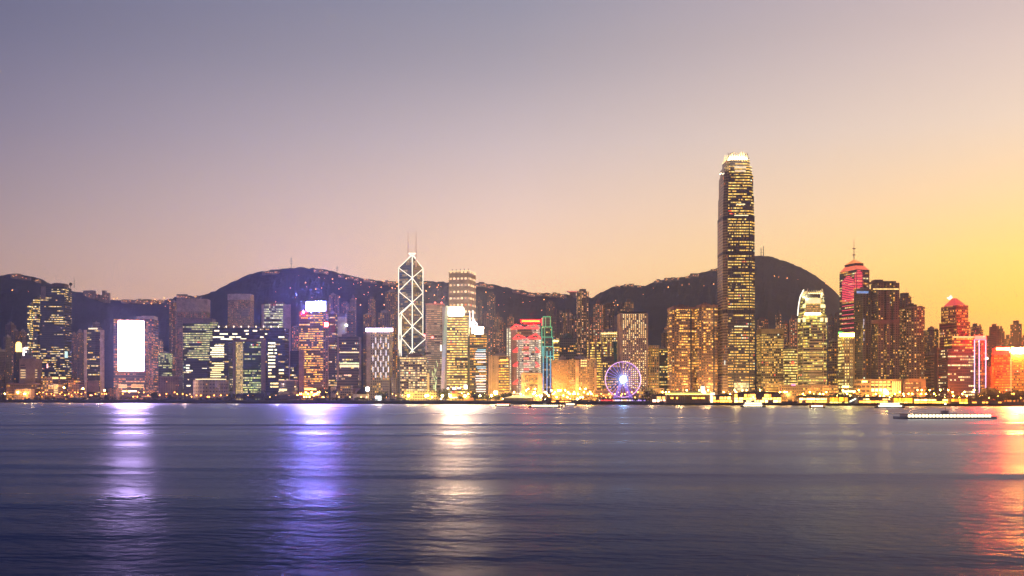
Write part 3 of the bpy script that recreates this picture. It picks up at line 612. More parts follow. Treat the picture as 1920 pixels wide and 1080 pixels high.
def pt(q, py, s=1.03): return (q[0]*s, q[1]*s-.6, CH+(HY-py)/FPX*(Yc+q[1])-GZ)
br(pO(478), pO(668), .75); br(pt(Lc,502), pt(Lc,668)); br(pt(Rc,503), pt(Rc,668)); br(pt(Lf,588), pt(Lf,668)); br(pt(Rf,634), pt(Rf,668))
br(pO(478), pt(Lc,502)); br(pO(478), pt(Rc,503))
for a, b in ((502,521),(546,521),(546,567),(590,567)): br(pt(Lc,a), pO(b))
for a, b in ((504,521),(548,521),(549,567),(592,567),(592,612)): br(pt(Rc,a), pO(b))
for a, b in ((588,568),(588,612),(633,612),(633,657)): br(pt(Lf,a), pO(b))
for a, b in ((634,612),(634,657)): br(pt(Rf,a), pO(b))
mid = lambda a, b, t_: tuple(a[i]+(b[i]-a[i])*t_ for i in range(3))
br(pO(657), mid(pO(657), pt(Lf,680), .5)); br(pO(657), mid(pO(657), pt(Rf,680), .42)); br(pO(612), mid(pO(612), pt(Rc,634), .9), .5)
for a, b in ((590,633),(633,668),(633,590),(668,633)): br(pt(Lc,a), pt(Lf,b), .5)
for px in (764.5, 779.5):
    x_ = (px-773)*sc_; mb = MB(); mb.tube((x_, 6, zz(500)), (x_, 6, zz(466)), .9, n=6); mb.tube((x_, 6, zz(466)), (x_, 6, zz(433)), .8, r2=.4, n=6); mb.build('mast', glow((1,.45,.35), .35, False), bo)
x0, x1 = (764.5-773)*sc_, (779.5-773)*sc_
for a, b in (((x0,6,zz(474)),(x1,6,zz(474))),((x0,6,zz(483)),(x1,6,zz(483))),((x0,6,zz(474)),(x1,6,zz(483))),((x1,6,zz(474)),(x0,6,zz(483))),((x0,6,zz(470)),(x0,6,zz(486))),((x1,6,zz(470)),(x1,6,zz(486)))): br(a, b, .75)

# ---- to the right of it
b = T('ribbed_tower', 'warm tower of thin lit lines with red lamps on top, right of the braced tower', 798, 834, 569, 230, 34, fac('gold_rows', CW=5, CH=3.6, WX=.96, WY=.42, P=.80, A=(1,.60,.34), B=(1,.72,.45), Str=0.58, Wall=(.26,.18,.16)), shape='cham', band=(3, plain((.45,.2,.18))), roof=None)
for px, py in ((816,569),(828,569),(796,630),(811,634)):
    x_, z_ = b.hit(px, py); mb = MB(); mb.ball((x_,-b.d/2-1.5,z_+1.2), 1.5 if py < 600 else 2.1); mb.build('aviation_lamp', glow((1,.10,.10), 4 if py < 600 else 8, False), b.root)
panel(b, 'lit_slot', 825.5, 828, 647, 658, glow((1,.95,.8), 3, False), 1)
rr = random.Random(3)
for k in range(30):  # glowing strokes paint a green reflection onto the front
    x_ = 817+rr.gauss(0, 5.5)*(k/30+.2); y_ = 668+rr.random()*62; panel(b, 'painted_reflection', x_, x_+.9, y_, y_+rr.uniform(2, 9), glow((.85,1,.5), 1.1, False), .5)
# building with the sloping light fin and white sign
ai = T('sign_tower', 'gold striped office tower carrying a blazing warm white sign', 838, 881, 592, 100, 32, fac('gold_rows', CW=2.6, CH=4.0, WX=.97, WY=.5, P=.86, CORR=.5, BAND=.5, A=(1,.58,.12), B=(1,.76,.26), Str=1.48, Wall=(.16,.11,.09)), roof=None)
panel(ai, 'dark_floor', 853, 880, 670, 676, DARKC, .5)
a_, zb = ai.hit(841.5, 590.5); c_, zt = ai.hit(868, 576.5); mb = MB(); mb.box(a_, c_, -ai.d/2, -ai.d/2+2, ai.H+.4, zt); mb.build('sign', glow((1,.54,.26), 850), ai.root)
mb = MB(); mb.box(a_-1, c_+2, -ai.d/2+2.01, ai.d*.3, ai.H+.01, zt-2); mb.build('sign_housing', DARKC, ai.root)
panel(ai, 'side_strip', 876.5, 881, 594, 736, plain((.22,.24,.14)), .7)
windows(ai, [(838,842,727,729),(848,854,726,730),(857,864,727,729),(870,876,722,729)], glow((.8,.7,1), 4, False), 'entrance_light')
b = T('light_fin', 'tall leaning fin of light fading from green through blue to pink', 829, 838.5, 575, 92, 10, plain((.4,.4,.42)), cat='lit tower', roof=None)
for k in range(20):
    f0, f1 = k/20, (k+1)/20; ya, yb_ = 573+f0*162, 573+f1*162; xo = lambda f: 838.3-f*9.3+4.5*(f*(1-f))*-1.2
    col = ramp_c = [(.75,.85,.62),(.35,.62,.45),(.38,.58,.55),(.45,.55,.80),(.66,.52,.80),(.86,.55,.66),(.92,.60,.62)][min(6, int(f0*7))]
    a_, z1 = b.hit(xo(f0)-2.5, ya); c_, _ = b.hit(xo(f0)+4.3-1.3*(1-f0)*2, ya); e_, z2 = b.hit(xo(f1)-2.5, yb_); g_, _ = b.hit(xo(f1)+4.3, yb_)
    mb = MB(); y = -b.d/2-.6; Q = [(e_,y,z2),(g_,y,z2),(c_,y,z1),(a_,y,z1)]; mb.face(Q); mb.face([(x,yy+.55,z) for x,yy,z in reversed(Q)])
    for i in range(4): p1, p2 = Q[i], Q[(i+1)%4]; mb.face([p2, p1, (p1[0],p1[1]+.55,p1[2]), (p2[0],p2[1]+.55,p2[2])])
    mb.build('light_panel', glow(col, .5, False, .15, .8), b.root)
# Cheung Kong style tower
b = T('grid_tower', 'tall square tower dotted all over with a regular grid of small warm lamps', 841.5, 892, 507, 330, 44, fac('gold_rows', CW=7.0, CH=11.8, WX=.52, WY=.30, P=2.0, A=(1,.70,.40), B=(1,.78,.50), Str=1.5, Wall=(.46,.36,.30), Metal=0), rot=-14, roof=None, band=(1.6, glow((1,.78,.42), .9, False)))
for k in range(5): 
    x_ = -b.w*.4+k*b.w*.2; mb = MB(); mb.tube((x_,-b.d*.3,b.H), (x_,-b.d*.3,b.H+3.6), .5); mb.ball((x_,-b.d*.3,b.H+3.6), .9); mb.build('roof_stub', DARKC, b.root)
panel(b, 'lower_bands', 843, 881, 588, 700, fac('gold_rows', P=.8, CH=4, A=(1,.6,.25), B=WARM, Str=1.01), .5)
# mast frame on a small tower
b = T('office_tower', 'office tower with white and blue lit bands under a small blazing white sign', 881, 913, 626, 100, 28, fac('gold_rows', P=.5, Str=1.33, Wall=(.14,.12,.10)), roof=None)
a_, zb = b.hit(889, 624.5); c_, zt = b.hit(906, 613); mb = MB(); mb.box(a_, c_, -b.d/2, -b.d/2+2, b.H+.3, zt); mb.build('sign', glow((1,.72,.5), 90), b.root)
for y, x0, c in ((655,895,(.1,.5,.65)),(658,892,(.45,.7,1)),(663,891,(1,.9,1)),(667,891,(.6,.75,1)),(671,890,(1,.9,1)),(678,895,(1,.9,.95)),(687,893,(.2,.5,.7)),(690,895,(.2,.45,.65)),(695,897,(1,.85,.85)),(704,892,(1,.92,.95)),(709,891,(1,.8,.85)),(713,892,(1,.92,.98)),(719,893,(1,.75,.75)),(724,894,(1,.85,.85)),(729,893,(1,.92,1)),(733,893,(1,.75,.7))): windows(b, [(x0, 911, y, y+1.8)], glow(c, 1.5, False, .25), 'light_band')
LV = glow((.92,.80,1), 2.6, False)
mb = MB()
h_ = lambda px, py: (b.hit(px, py)[0], -b.d/2+4, b.hit(px, py)[1])
for p1, p2 in (((880.5,583),(880.5,613)),((886.5,581),(886.5,606)),((880.5,598),(886.5,611)),((886.5,596),(894,608)),((880.5,606),(894,606)),((880.5,611),(894,611)),((894,606),(894,616)),((886.5,606),(880.5,613)),((885,611),(885,626)),((890,606),(884,614))): mb.tube(h_(*p1), h_(*p2), .6, n=5)
mb.build('mast_frame', LV, b.root)
b = T('office_building', 'blank pink concrete building with a column of golden windows on its right half', 915.5, 956, 667, 80, 28, fac('pale_slab', P=.0, WX=0, Wall=(.50,.34,.28)), cat='office building', roof='plant')
panel(b, 'window_bay', 935, 954.5, 668, 735, fac('gold_rows', P=.80, A=(1,.45,.05), B=(1,.66,.12), Str=1.56, Wall=(.16,.09,.07)), .5)
panel(b, 'lit_box', 937.5, 953, 673.5, 677, glow((1,.45,.08), 2.0, False), .8)
windows(b, [(924.5, 926.5, 671+3.2*k, 672.2+3.2*k) for k in range(9)], DARKC)
for x_ in (917, 921, 931): panel(b, 'rib', x_, x_+1.1, 668, 735, plain((.58,.42,.36)), .7)
# the bank with red trusses
hs = T('bank_tower', 'steel bank tower hung from red lit trusses with a red and yellow roof bar', 958, 1013, 608, 110, 40, fac('gold_rows', CW=2.8, CH=3.4, WX=.9, WY=.58, P=.84, CORR=.4, A=(1,.82,.60), B=(1,.92,.82), Str=0.90, Wall=(.36,.28,.27)), roof=None)
panel(hs, 'stone_side', 958.5, 969, 615, 737, plain((.42,.30,.27)), .9); panel(hs, 'dark_storeys', 970, 1000, 617, 629, fac('gold_rows', P=.4, A=(.9,.8,.4), B=YEL, Str=0.78), .7)
RD_ = glow((1,.008,.02), 2.0, False)
for y0 in (609, 628):
    dx = 4 if y0 > 620 else 0
    for xa_, xb_, ya, yb_ in ((958,967,7,-1),(967,982,-1,6),(958,982,7,6),(985,1001,6,-2),(1001,1010,-2,7),(985,1010,6,7)): line(hs, 'truss', [(xa_+dx, y0+ya), (xb_+dx, y0+yb_)], 1.15, RD_, 1.6)
for y0 in (652, 679, 712):
    line(hs, 'truss', [(962,y0+7),(971,y0)], 1.3, RD_, 1.6); line(hs, 'truss', [(962,y0+7),(971,y0+7)], 1.3, RD_, 1.6)
    if y0 < 700: line(hs, 'truss', [(1004,y0),(1012,y0+8),(1004,y0+8)], 1.1, RD_, 1.6)
for k in range(9): panel(hs, 'red_panel', 982, 992, 640+k*10.2, 643+k*10.2, glow((1,.10,.10), 1.4, False, .3, .5), .8)
for xa_ in (968.5, 998.5): panel(hs, 'mast_column', xa_+(3 if xa_ < 980 else 4), xa_+(5.5 if xa_ < 980 else 7), 629, 737, fac('grid_hotel', CW=1.3, CH=2, P=.6, A=WHITE, B=(.8,.8,1), Str=0.94), 1.2); panel(hs, 'mast_column', xa_-1.5, xa_+1, 609, 629, fac('grid_hotel', CW=1.3, CH=2, P=.6, A=WHITE, B=(.8,.8,1), Str=0.94), 1.2)
a_, zb = hs.hit(977, 604.5); c_, zt = hs.hit(1013, 599.5); mb = MB(); mb.box(a_, c_, -hs.d/2, -hs.d/2+3, zb, zt); mb.build('roof_bar', glow((1,.0008,.001), 110), hs.root)
mb = MB(); mb.box(a_+1.2, c_-1.2, -hs.d/2-.4, -hs.d/2-.01, zb+1.3, zt-1.3); mb.build('roof_bar_light', glow((1,.55,.02), 3.2), hs.root)
mb = MB(); mb.box(a_+5, c_-8, -hs.d/2+1, hs.d/2-8, hs.H+.01, zb-.01); mb.build('roof_plant', plain((.3,.15,.16)), hs.root)
for xa_, xb_, y0, y1 in ((950,952.5,616,667),(954.5,957.5,615,667),(956,958,668,735),(1010,1014.5,637,700)):
    panel(hs, 'stair_light_strip', xa_, xb_, y0, y1, fac('grid_hotel', CW=3, CH=2.9, WX=.9, WY=.7, P=2, A=(1,.95,.62), B=(1,1,.8), Str=1.17), 1.0)
mb = MB(); a_, _ = hs.hit(949.5, 700); c_, _ = hs.hit(958, 700); mb.box(a_, c_+1, -hs.d/2-.5, hs.d/2-14, 0, hs.z(613)); mb.build('stair_tower', plain((.30,.24,.22)), hs.root)
b = T('office_building', 'beige framed office building with a recessed yellow window front below the red trussed bank', 977, 1017, 699.5, 50, 22, plain((.52,.34,.24)), cat='office building', roof=None)
panel(b, 'window_front', 984.5, 1008, 703, 740, fac('gold_office', CW=1.6, CH=3.2, WX=.7, P=.5, Str=1.01, Wall=(.22,.15,.12)), .4); windows(b, [(985,1008,703.5,705.3),(985,1007,708,710),(992,1006,711.5,713.5),(985,1008,728.5,730),(985,1008,733,735)], glow((1,.72,.24), 1.7, False, .2))
flood(b, 981, 1500, (1,.6,.3), 10)
# green outlined stepped tower
st = T('stepped_tower', 'slim stepped tower outlined in green light turning blue towards the ground', 1016, 1038.5, 668, 120, 26, fac('gold_office', P=.5, A=(1,.5,.12), B=YEL, Str=0.94, Wall=(.14,.11,.11)), roof=None)
steps = [(1016.5,1037.5,650,668),(1016.2,1036.2,632,650),(1016,1034.5,613,632),(1018,1032,594,613)]
GRN = [(.0,.52,.20),(.0,.50,.24),(.0,.46,.30),(.0,.45,.40)]
for k, (xa_, xb_, y0, y1) in enumerate(steps):
    a_, zb = st.hit(xa_, y1); c_, zt = st.hit(xb_, y0); mb = MB(); mb.box(a_, c_, -st.d/2+.5+k*.5, st.d/2-3-k, zb+.01, zt); mb.build('upper_stage', fac('gold_office', P=.25 if k < 3 else -1, A=ORG, Str=0.94, Wall=(.16,.12,.11), Glass=(.14,.12,.11) if k == 3 else (.06,.06,.07)), st.root)
    line(st, 'light_line', [(xa_,y1),(xa_,y0),(xb_,y0),(xb_,y1)], .6, glow(GRN[3-k], 1.25, False), 1.0); line(st, 'light_line', [(xa_+5,y0),(xa_+5,y1)], .6, glow(GRN[3-k], .8, False), 1.0)
for y0, y1, c in ((650,680,(.04,.50,.62)),(680,708,(.08,.42,.80)),(708,736,(.18,.36,.92))):
    for xx in (1018.5, 1025.5, 1032): line(st, 'light_line', [(xx,y0+(8 if xx > 1020 else 0)*(y0 < 660)),(xx,y1)], .9, glow(c, 1.0, False), 1.0)
line(st, 'light_line', [(1025.5,668),(1038,668),(1038,684)], .7, glow((.04,.5,.55), 1.4, False), 1.0)
panel(st, 'red_strip', 1015.2, 1016.8, 596, 611, glow((1,.1,.15), 1.3, False), .5)
b = T('office_tower', 'yellow lit office tower with a bright sign strip right of the green outlined stepped tower', 1037, 1049, 636, 190, 24, fac('gold_rows', P=.75, CW=2.4, A=YEL, Str=1.56), roof=None)
panel(b, 'sign', 1036, 1047, 638, 641, glow((1,.9,.4), 3.0, False), .8)
b = T('domed_tower', 'dark office tower with a greenish domed top behind the orange hotel', 1048, 1081, 634, 180, 28, fac('gold_office', P=.18, Wall=(.10,.10,.09)), roof=None)
mb = MB()
for k in range(5): a0, a1 = k*math.pi/10, (k+1)*math.pi/10; mb.prism(fp_round(16*math.cos(a0), 16*math.cos(a0), 14), b.H+9*math.sin(a0)+.01, b.H+9*math.sin(a1), 0, top=fp_round(16*math.cos(a1)+.3, 16*math.cos(a1)+.3, 14))
mb.build('dome', plain((.06,.12,.10)), b.root)
b = T('hotel_tower', 'broad hotel block washed in orange light right of the green outlined stepped tower', 1034, 1068, 675, 60, 26, fac('gold_rows', CW=2.0, CH=3.0, WX=.6, WY=.4, P=.62, CORR=.2, A=(1,.42,.12), B=(1,.55,.2), Str=0.62, Wall=(.42,.25,.14)), cat='hotel'); flood(b, 1050, 9000, (1,.62,.25), 16)
b = T('hotel_tower', 'orange lit hotel block with two strong golden up lights on its piers', 1067, 1117, 673, 64, 26, fac('flats_gold', CW=2.6, CH=3.2, P=.42, A=(1,.5,.14), B=YEL, Str=0.94, Wall=(.34,.22,.15)), cat='hotel')
panel(b, 'pier', 1079, 1085.5, 676, 737, plain((.6,.42,.26)), 1.5); panel(b, 'pier', 1114.5, 1118.5, 690, 737, plain((.6,.42,.26)), 1.5)
windows(b, [(1066.5,1070,714,716),(1071,1077,712.5,714),(1070,1071.5,716,721),(1073,1078,717.5,719)], glow((1,.12,.08), 1.2, False), 'red_sign')
windows(b, [(1089,1092,675+5*k,677+5*k) for k in range(3)]+[(1093,1096,675+5*k,677+5*k) for k in range(3)]+[(1097,1100,675+5*k,677+5*k) for k in range(3)], glow((1,.72,.28), 1.8, False))
for px, e in ((1082.3, 5200), (1116.5, 3000)):
    x_, _ = b.hit(px, 734); wx, wy = b.cx+x_, b.cy-b.d/2
    spot((wx, wy-4.2, GZ+3), (wx, wy-1.4, GZ+22), e*2, (1,.66,.08), rad(50)); mb = MB(); mb.ball((x_,-b.d/2-3.2, 3.5), 1.6); mb.build('up_light', glow((1,.85,.35), 14, False), b.root)
b = T('office_tower', 'golden lit office tower with tall pale fins right of the domed tower', 1101, 1142, 641, 130, 26, fac('gold_rows', CW=2.6, P=.70, A=(1,.52,.08), B=(1,.72,.16), Str=1.64, Wall=(.28,.18,.12)), piers=(4, 3.0, plain((.42,.30,.22)), 1.2), roof=None)
b = T('office_tower', 'cream office block with glowing arched top storeys left of the tower of round windows', 1126, 1157, 622, 210, 26, fac('grid_hotel', CW=3.2, CH=3.4, P=.65, A=(1,.7,.28), B=YEL, Wall=(.46,.32,.22)), roof='plant')
panel(b, 'light_band', 1127, 1156, 624, 626, glow((1,.76,.36), 1.8, False), .8)
panel(b, 'green_glass', 1150, 1156.5, 640, 690, plain((.02,.20,.17), .2, .4), .6)
b = T('office_tower', 'dark topped office block with dotted golden floors behind the left half of the ferris wheel', 1127, 1164, 678, 90, 28, fac('gold_office', CW=2.6, P=.50, A=(1,.56,.18), B=YEL, Str=1.25, Wall=(.09,.075,.09)), roof=None)
mb = MB(); x_, _ = b.hit(1133, 700); y_, _ = b.hit(1152, 700); mb.box(x_, y_, -10, 8, b.H+.01, b.H+8); mb.build('roof_plant', DARKC, b.root)
T('podium_building', 'long low arcaded building with small warm lights behind the foot of the ferris wheel', 1112, 1160, 729, 46, 20, fac('gold_office', P=.5, CW=2, Wall=(.28,.18,.13), A=ORG), cat='podium', roof=None)
# Jardine style tower with round windows
jh = T('round_window_tower', 'pale tower with a regular grid of round glowing windows', 1157, 1215, 587, 110, 42, plain((.40,.29,.24)), roof=None)
mb = MB(); mb.box(-jh.w*.46, jh.w*.46, -jh.d*.4, jh.d*.3, jh.H+.01, jh.H+2.6); mb.build('roof_plant', DARKC, jh.root)
R_ = random.Random(11); LITJ = [glow((1,.70,.26), 1.5, False), glow((1,.52,.14), 1.1, False), glow((1,.84,.50), 1.9, False)]; DK = plain((.10,.07,.07), .2, .3)
nx, ny = 12, 37; cells = []
for j in range(ny):
    for i in range(nx): cells.append((i, j))
stuffd = [MB(), MB(), MB(), MB()]; npart = 0
for i, j in cells:
    px = 1169+i*3.75; py = 590.5+j*3.78; x_, z_ = jh.hit(px, py)
    on = R_.random() < (.72 if j < 12 or j > 22 else .38); k = R_.choice((0,0,1,2)) if on else 3
    P = [(x_+0.88*math.cos(a*math.pi/4), z_+0.88*math.sin(a*math.pi/4)) for a in range(8)]; y = -jh.d/2-.12
    mb = MB() if (on and npart < 98) else stuffd[k]
    mb.face([(a, y, b_) for a, b_ in P])
    for q in range(8): a, b_ = P[q], P[(q+1) % 8]; mb.face([(a[0],y,a[1]),(a[0],-jh.d/2+.05,a[1]),(b_[0],-jh.d/2+.05,b_[1]),(b_[0],y,b_[1])])
    if mb is not stuffd[k]: mb.build('window', LITJ[k], jh.root); npart += 1
for k in range(4): tag(stuffd[k].build('windows', (LITJ+[DK])[k], jh.root), kind='stuff')
panel(jh, 'corner_pier', 1213.2, 1215, 590, 735, plain((.5,.36,.28)), .6)
b = T('podium_building', 'low broad post office building right of the ferris wheel', 1198, 1245, 728, 40, 26, fac('gold_office', CH=5, P=.4, Wall=(.45,.32,.24), Str=1.01), cat='low building', roof=None, band=(1.5, CONC))
b = T('office_tower', 'pale striped yellow tower just right of the tower of round windows', 1214, 1236, 648, 140, 26, fac('gold_rows', CW=2.2, P=.6, Wall=(.32,.26,.16)), piers=(5, 1.4, plain((.48,.40,.26))), roof=None, band=(4, PALE))
b = T('office_tower', 'dark green office tower with small yellow windows left of the twin rounded towers', 1229, 1254, 655, 150, 26, fac('gold_office', CW=2.6, P=.42, A=YEL, B=(.95,.9,.4), Wall=(.04,.055,.05)))
T('apartment_tower', 'slim brown tower peeping above the dark green office tower', 1240, 1254, 624, 330, 20, fac('flats_gold', P=.25), shape='notch', cat='apartment tower')
# twin rounded towers
XM = dict(CW=3.0, CH=3.9, WX=.78, P=.46, CORR=.62, BAND=.45, A=(1,.44,.06), B=(1,.62,.14), Str=1.9, Wall=(.34,.20,.14), Glass=(.28,.17,.13), WY=.42)
for x0, x1, y, lb in ((1251.5,1303,576,'left of the twin rounded pinkish brown office towers with golden window rows'),(1302,1346,572,'right of the twin rounded pinkish brown office towers, beside the tallest tower')):
    b = T('rounded_tower', lb, x0, x1, y, 90, 36, fac('brown_glass', **XM), shape='cham', band=(4, plain((.34,.17,.14))), roof='plant', roofm=plain((.3,.15,.12)), group='twin rounded office towers')
    a_ = (x0+x1)/2
    panel(b, 'stair_bay', x0+8, x0+16, y+4, 737, fac('flats_gold', P=.3, Wall=(.26,.15,.12)), 2.0); panel(b, 'corner_recess', x1-9, x1-6, y+4, 737, DARKC, .3); panel(b, 'front_bay', x0+22, x1-14, y+5, 737, fac('brown_glass', **XM), 2.4)
mb = None
# ---- tallest tower
tl = T('tallest_tower', 'tallest skyscraper with stepped shoulders and a crown of glowing curved fins', 1343.5, 1417, 738, 95, 54, DARKC, roof=None)
tl.body.name = 'base_slab'
w0 = tl.w; d0 = tl.d
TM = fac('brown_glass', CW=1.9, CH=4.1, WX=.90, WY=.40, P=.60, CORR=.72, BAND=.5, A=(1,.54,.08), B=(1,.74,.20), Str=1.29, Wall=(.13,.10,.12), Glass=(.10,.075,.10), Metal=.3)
TS = fac('pale_slab', CW=1.9, CH=4.1, WX=.85, WY=.5, P=.10, A=ORG, Str=0.70, Wall=(.40,.29,.22), Glass=(.20,.14,.12))  # paler wall colour carries part of the left side's floodlit look
def notched(w, d, n=.13):      # square with stepped-in corners
    a, b2 = w/2, d/2; k = w*n; k2 = d*n
    return [(-a+k,-b2),(a-k,-b2),(a-k,-b2+k2*.5),(a-k*.45,-b2+k2*.5),(a-k*.45,-b2+k2),(a,-b2+k2),(a,b2-k2),(a-k,b2),(-a+k,b2),(-a,b2-k2),(-a,-b2+k2),(-a+k*.45,-b2+k2),(-a+k*.45,-b2+k2*.5),(-a+k,-b2+k2*.5)]
stg = [(738,471,1.0),(471,410,1.0),(410,366,.965),(366,326,.925),(326,310,.86),(310,298,.74)]
z = .02
for y0, y1, k in stg:
    mb = MB(); pp = notched(w0*k, d0*k); zt = tl.z(y1)
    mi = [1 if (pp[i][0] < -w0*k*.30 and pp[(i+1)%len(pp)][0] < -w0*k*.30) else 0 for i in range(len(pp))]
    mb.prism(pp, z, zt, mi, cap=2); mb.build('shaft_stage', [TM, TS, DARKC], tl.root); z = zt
MECH = plain((.055,.045,.06), .5, .3)
for y0, y1, k in ((404,410,1),(471,476,1),(580,587,1),(701,704,1)):
    mb = MB(); e = k*1.004; mb.prism(notched(w0*e, d0*e), tl.z(y1), tl.z(y0), 0, bottom=True); mb.build('plant_floor_band', MECH, tl.root)
PIL = plain((.16,.11,.12), .5, .3)
for px in (1375.5, 1404.5):
    panel(tl, 'dark_seam', px, px+1.3, 412, 735, plain((.05,.04,.05)), .8)
for px in (1361, 1366, 1371, 1380.5, 1385, 1389.5, 1394, 1398.5, 1409, 1412): panel(tl, 'mullion', px, px+.35, 412, 735, PIL, .5)
panel(tl, 'lobby_glass', 1376, 1404, 718, 733, fac('gold_rows', CW=1.9, CH=4, WX=.85, WY=.8, P=.95, CORR=.1, A=(1,.8,.4), B=(.8,1,.6), Str=1.17, Wall=(.5,.4,.3)), .9)
windows(tl, [(1377,1399,312,315.5),(1378,1398,319,322)], glow((1,.76,.5), 1.0, False, .3, .4), 'sky_lobby')
windows(tl, [(1377,1403,403,404.6),(1381,1397,382,384),(1377,1403,611,613)], glow((1,.85,.5), 1.6, False, .3, .4), 'sky_lobby')
windows(tl, [(1358.5+.0*k, 1359.6, 676+10*k, 684+10*k) for k in range(1)], glow((.7,.9,1), 2, False), 'sign_strip')
# crown of curved fins
CF = plain((.85,.78,.68)); wc, dc = w0*.74, d0*.74; zc = tl.z(298); zt = tl.z(281)
def fin(x, y, nx_, ny_, hh):
    mb = MB(); sx_, sy_ = -ny_*.45, nx_*.45; prof = [(0,0),(-.10,.30),(-.34,.60),(-.72,.85),(-1.15,1.0)]; H = hh; D = 9.5; th = 1.8
    for (a, b2), (c, e) in zip(prof, prof[1:]):
        for s in (-1, 1):
            q = [(x+nx_*a*D+sx_*s, y+ny_*a*D+sy_*s, zc+b2*H), (x+nx_*(a*D-th)+sx_*s, y+ny_*(a*D-th)+sy_*s, zc+b2*H), (x+nx_*(c*D-th)+sx_*s, y+ny_*(c*D-th)+sy_*s, zc+e*H), (x+nx_*c*D+sx_*s, y+ny_*c*D+sy_*s, zc+e*H)]
            mb.face(q)
        for o_ in (0, th):
            mb.face([(x+nx_*(a*D-o_)-sx_, y+ny_*(a*D-o_)-sy_, zc+b2*H), (x+nx_*(a*D-o_)+sx_, y+ny_*(a*D-o_)+sy_, zc+b2*H), (x+nx_*(c*D-o_)+sx_, y+ny_*(c*D-o_)+sy_, zc+e*H), (x+nx_*(c*D-o_)-sx_, y+ny_*(c*D-o_)-sy_, zc+e*H)])
    mb.build('crown_fin', CF, tl.root)
for i in range(9):
    f = -1+2*i/8
    fin(f*wc*.40, -dc/2, 0, -1, zt-zc); fin(f*wc*.40, dc/2, 0, 1, zt-zc); fin(wc/2, f*dc*.40, 1, 0, (zt-zc)*.97); fin(-wc/2, f*dc*.40, -1, 0, (zt-zc)*.97)
mb = MB(); mb.prism(notched(wc*.80, dc*.80), zc+.01, zc+6.0, 0); mb.build('crown_drum', glow((1,.74,.36), 9), tl.root)
for sx_ in (-1, 1):
    for sy_ in (-1, 1): spot((tl.cx+sx_*w0*.5, tl.cy+sy_*d0*.62, tl.base+zc-9), (tl.cx, tl.cy, tl.base+zc+10), 16000, (1,.84,.55), rad(120))
spot((tl.cx, tl.cy-d0*.60, tl.base+zc-6), (tl.cx, tl.cy, tl.base+zc+10), 9000, (1,.86,.6), rad(140))
for zz_, e in ((8, 60000), (110, 26000), (215, 12000)): spot((tl.cx-w0*.5-22, tl.cy-d0*.5-12, tl.base+zz_), (tl.cx-w0*.5, tl.cy-6, tl.base+zz_+40), e, (1,.62,.34), rad(115))
for px in (1362, 1380, 1398): flood(tl, px, 12000, (1,.85,.5), 9, rad(100), .06)
# ---- mall and second tower
b = T('office_tower', 'golden lit office block with a bright crown right of the tallest tower', 1418.5, 1469, 617, 130, 32, fac('gold_office', CW=2.6, CH=3.7, P=.56, CORR=.3, A=(1,.54,.09), B=(1,.70,.18), Str=1.13, Wall=(.34,.24,.14)), band=(8, plain((.44,.32,.18))), mast=(1446,601,.5), roof=None)
b = T('mall_building', 'low mall building lit golden beside the foot of the tallest tower', 1434, 1462, 719, 60, 26, plain((.55,.42,.26)), cat='mall', roof=None); flood(b, 1448, 9000, (1,.75,.25), 10, rad(110), .5)
panel(b, 'glass_front', 1437, 1459, 722, 733, fac('gold_rows', P=.9, A=(1,.66,.16), B=YEL, Str=0.86), .5)
b = T('hotel_tower', 'office block of stacked yellow floors between the golden block and the stepped lit tower', 1463, 1495, 655, 160, 26, fac('gold_rows', P=.75, A=(1,.66,.16), B=(1,.84,.3), Str=1.48, CW=2.4, Wall=(.26,.18,.11)), cat='office building')
mb = MB(); mb = MB(); mb.ball((b.w*.12, -b.d/2-1.2, b.z(681)), 2.4); mb.build('red_lamp', glow((1,.05,.02), 3, False), b.root)
fc = T('stepped_crown_tower', 'bright white gold lit tower with stepped shoulders, smaller sibling of the tallest tower', 1493, 1554, 738, 80, 44, DARKC, roof=None); fc.body.name = 'base_slab'
FM = fac('gold_rows', CW=2.2, CH=4.0, WX=.93, WY=.5, P=.56, CORR=.75, BAND=.5, A=(.95,.64,.09), B=(.80,.84,.26), Str=1.2, Wall=(.30,.27,.20), Glass=(.07,.08,.08))
z = .02; w0, d0 = fc.w, fc.d
for y1, k in ((605,1.0),(590,.965),(570,.91),(553,.82)):
    mb = MB(); zt = fc.z(y1); mb.prism(notched(w0*k, d0*k, .2), z, zt, 0, cap=1); mb.build('shaft_stage', [FM, DARKC], fc.root); z = zt
panel(fc, 'centre_bay', 1509.5, 1538.5, 587, 590, glow((1,.74,.26), 60), .8); panel(fc, 'centre_bay', 1509.5, 1538.5, 559, 569, glow((1,.76,.42), 1.1, False, .2), .8); panel(fc, 'centre_bay', 1509.5, 1538.5, 551, 558, plain((.12,.12,.11)), .7)
panel(fc, 'centre_bay', 1510, 1538, 571, 586, fac('gold_office', CW=2, CH=3, P=.8, A=WARM, B=YEL, Str=0.94, Wall=(.4,.32,.25)), .8)
for x0, x1, y0, y1 in ((1503.5,1509,555,559),(1505,1510,571,577),(1505,1510,596,604),(1538,1543,596,603),(1538,1547,571,577),(1547,1551,596,604),(1496,1500,597,604),(1538,1541,552,558)): panel(fc, 'corner_light', x0, x1, y0, y1, glow((1,.86,.45), 1.6, False, .2), 1.2)
line(fc, 'edge_light', [(1495.5,592),(1497.5,571),(1500.5,556),(1507,543)], .8, glow((1,.93,.8), 2.0, False), .5)
zc, zt_ = fc.z(553), fc.z(541.5); mb = MB(); wc, dc = w0*.74, d0*.74
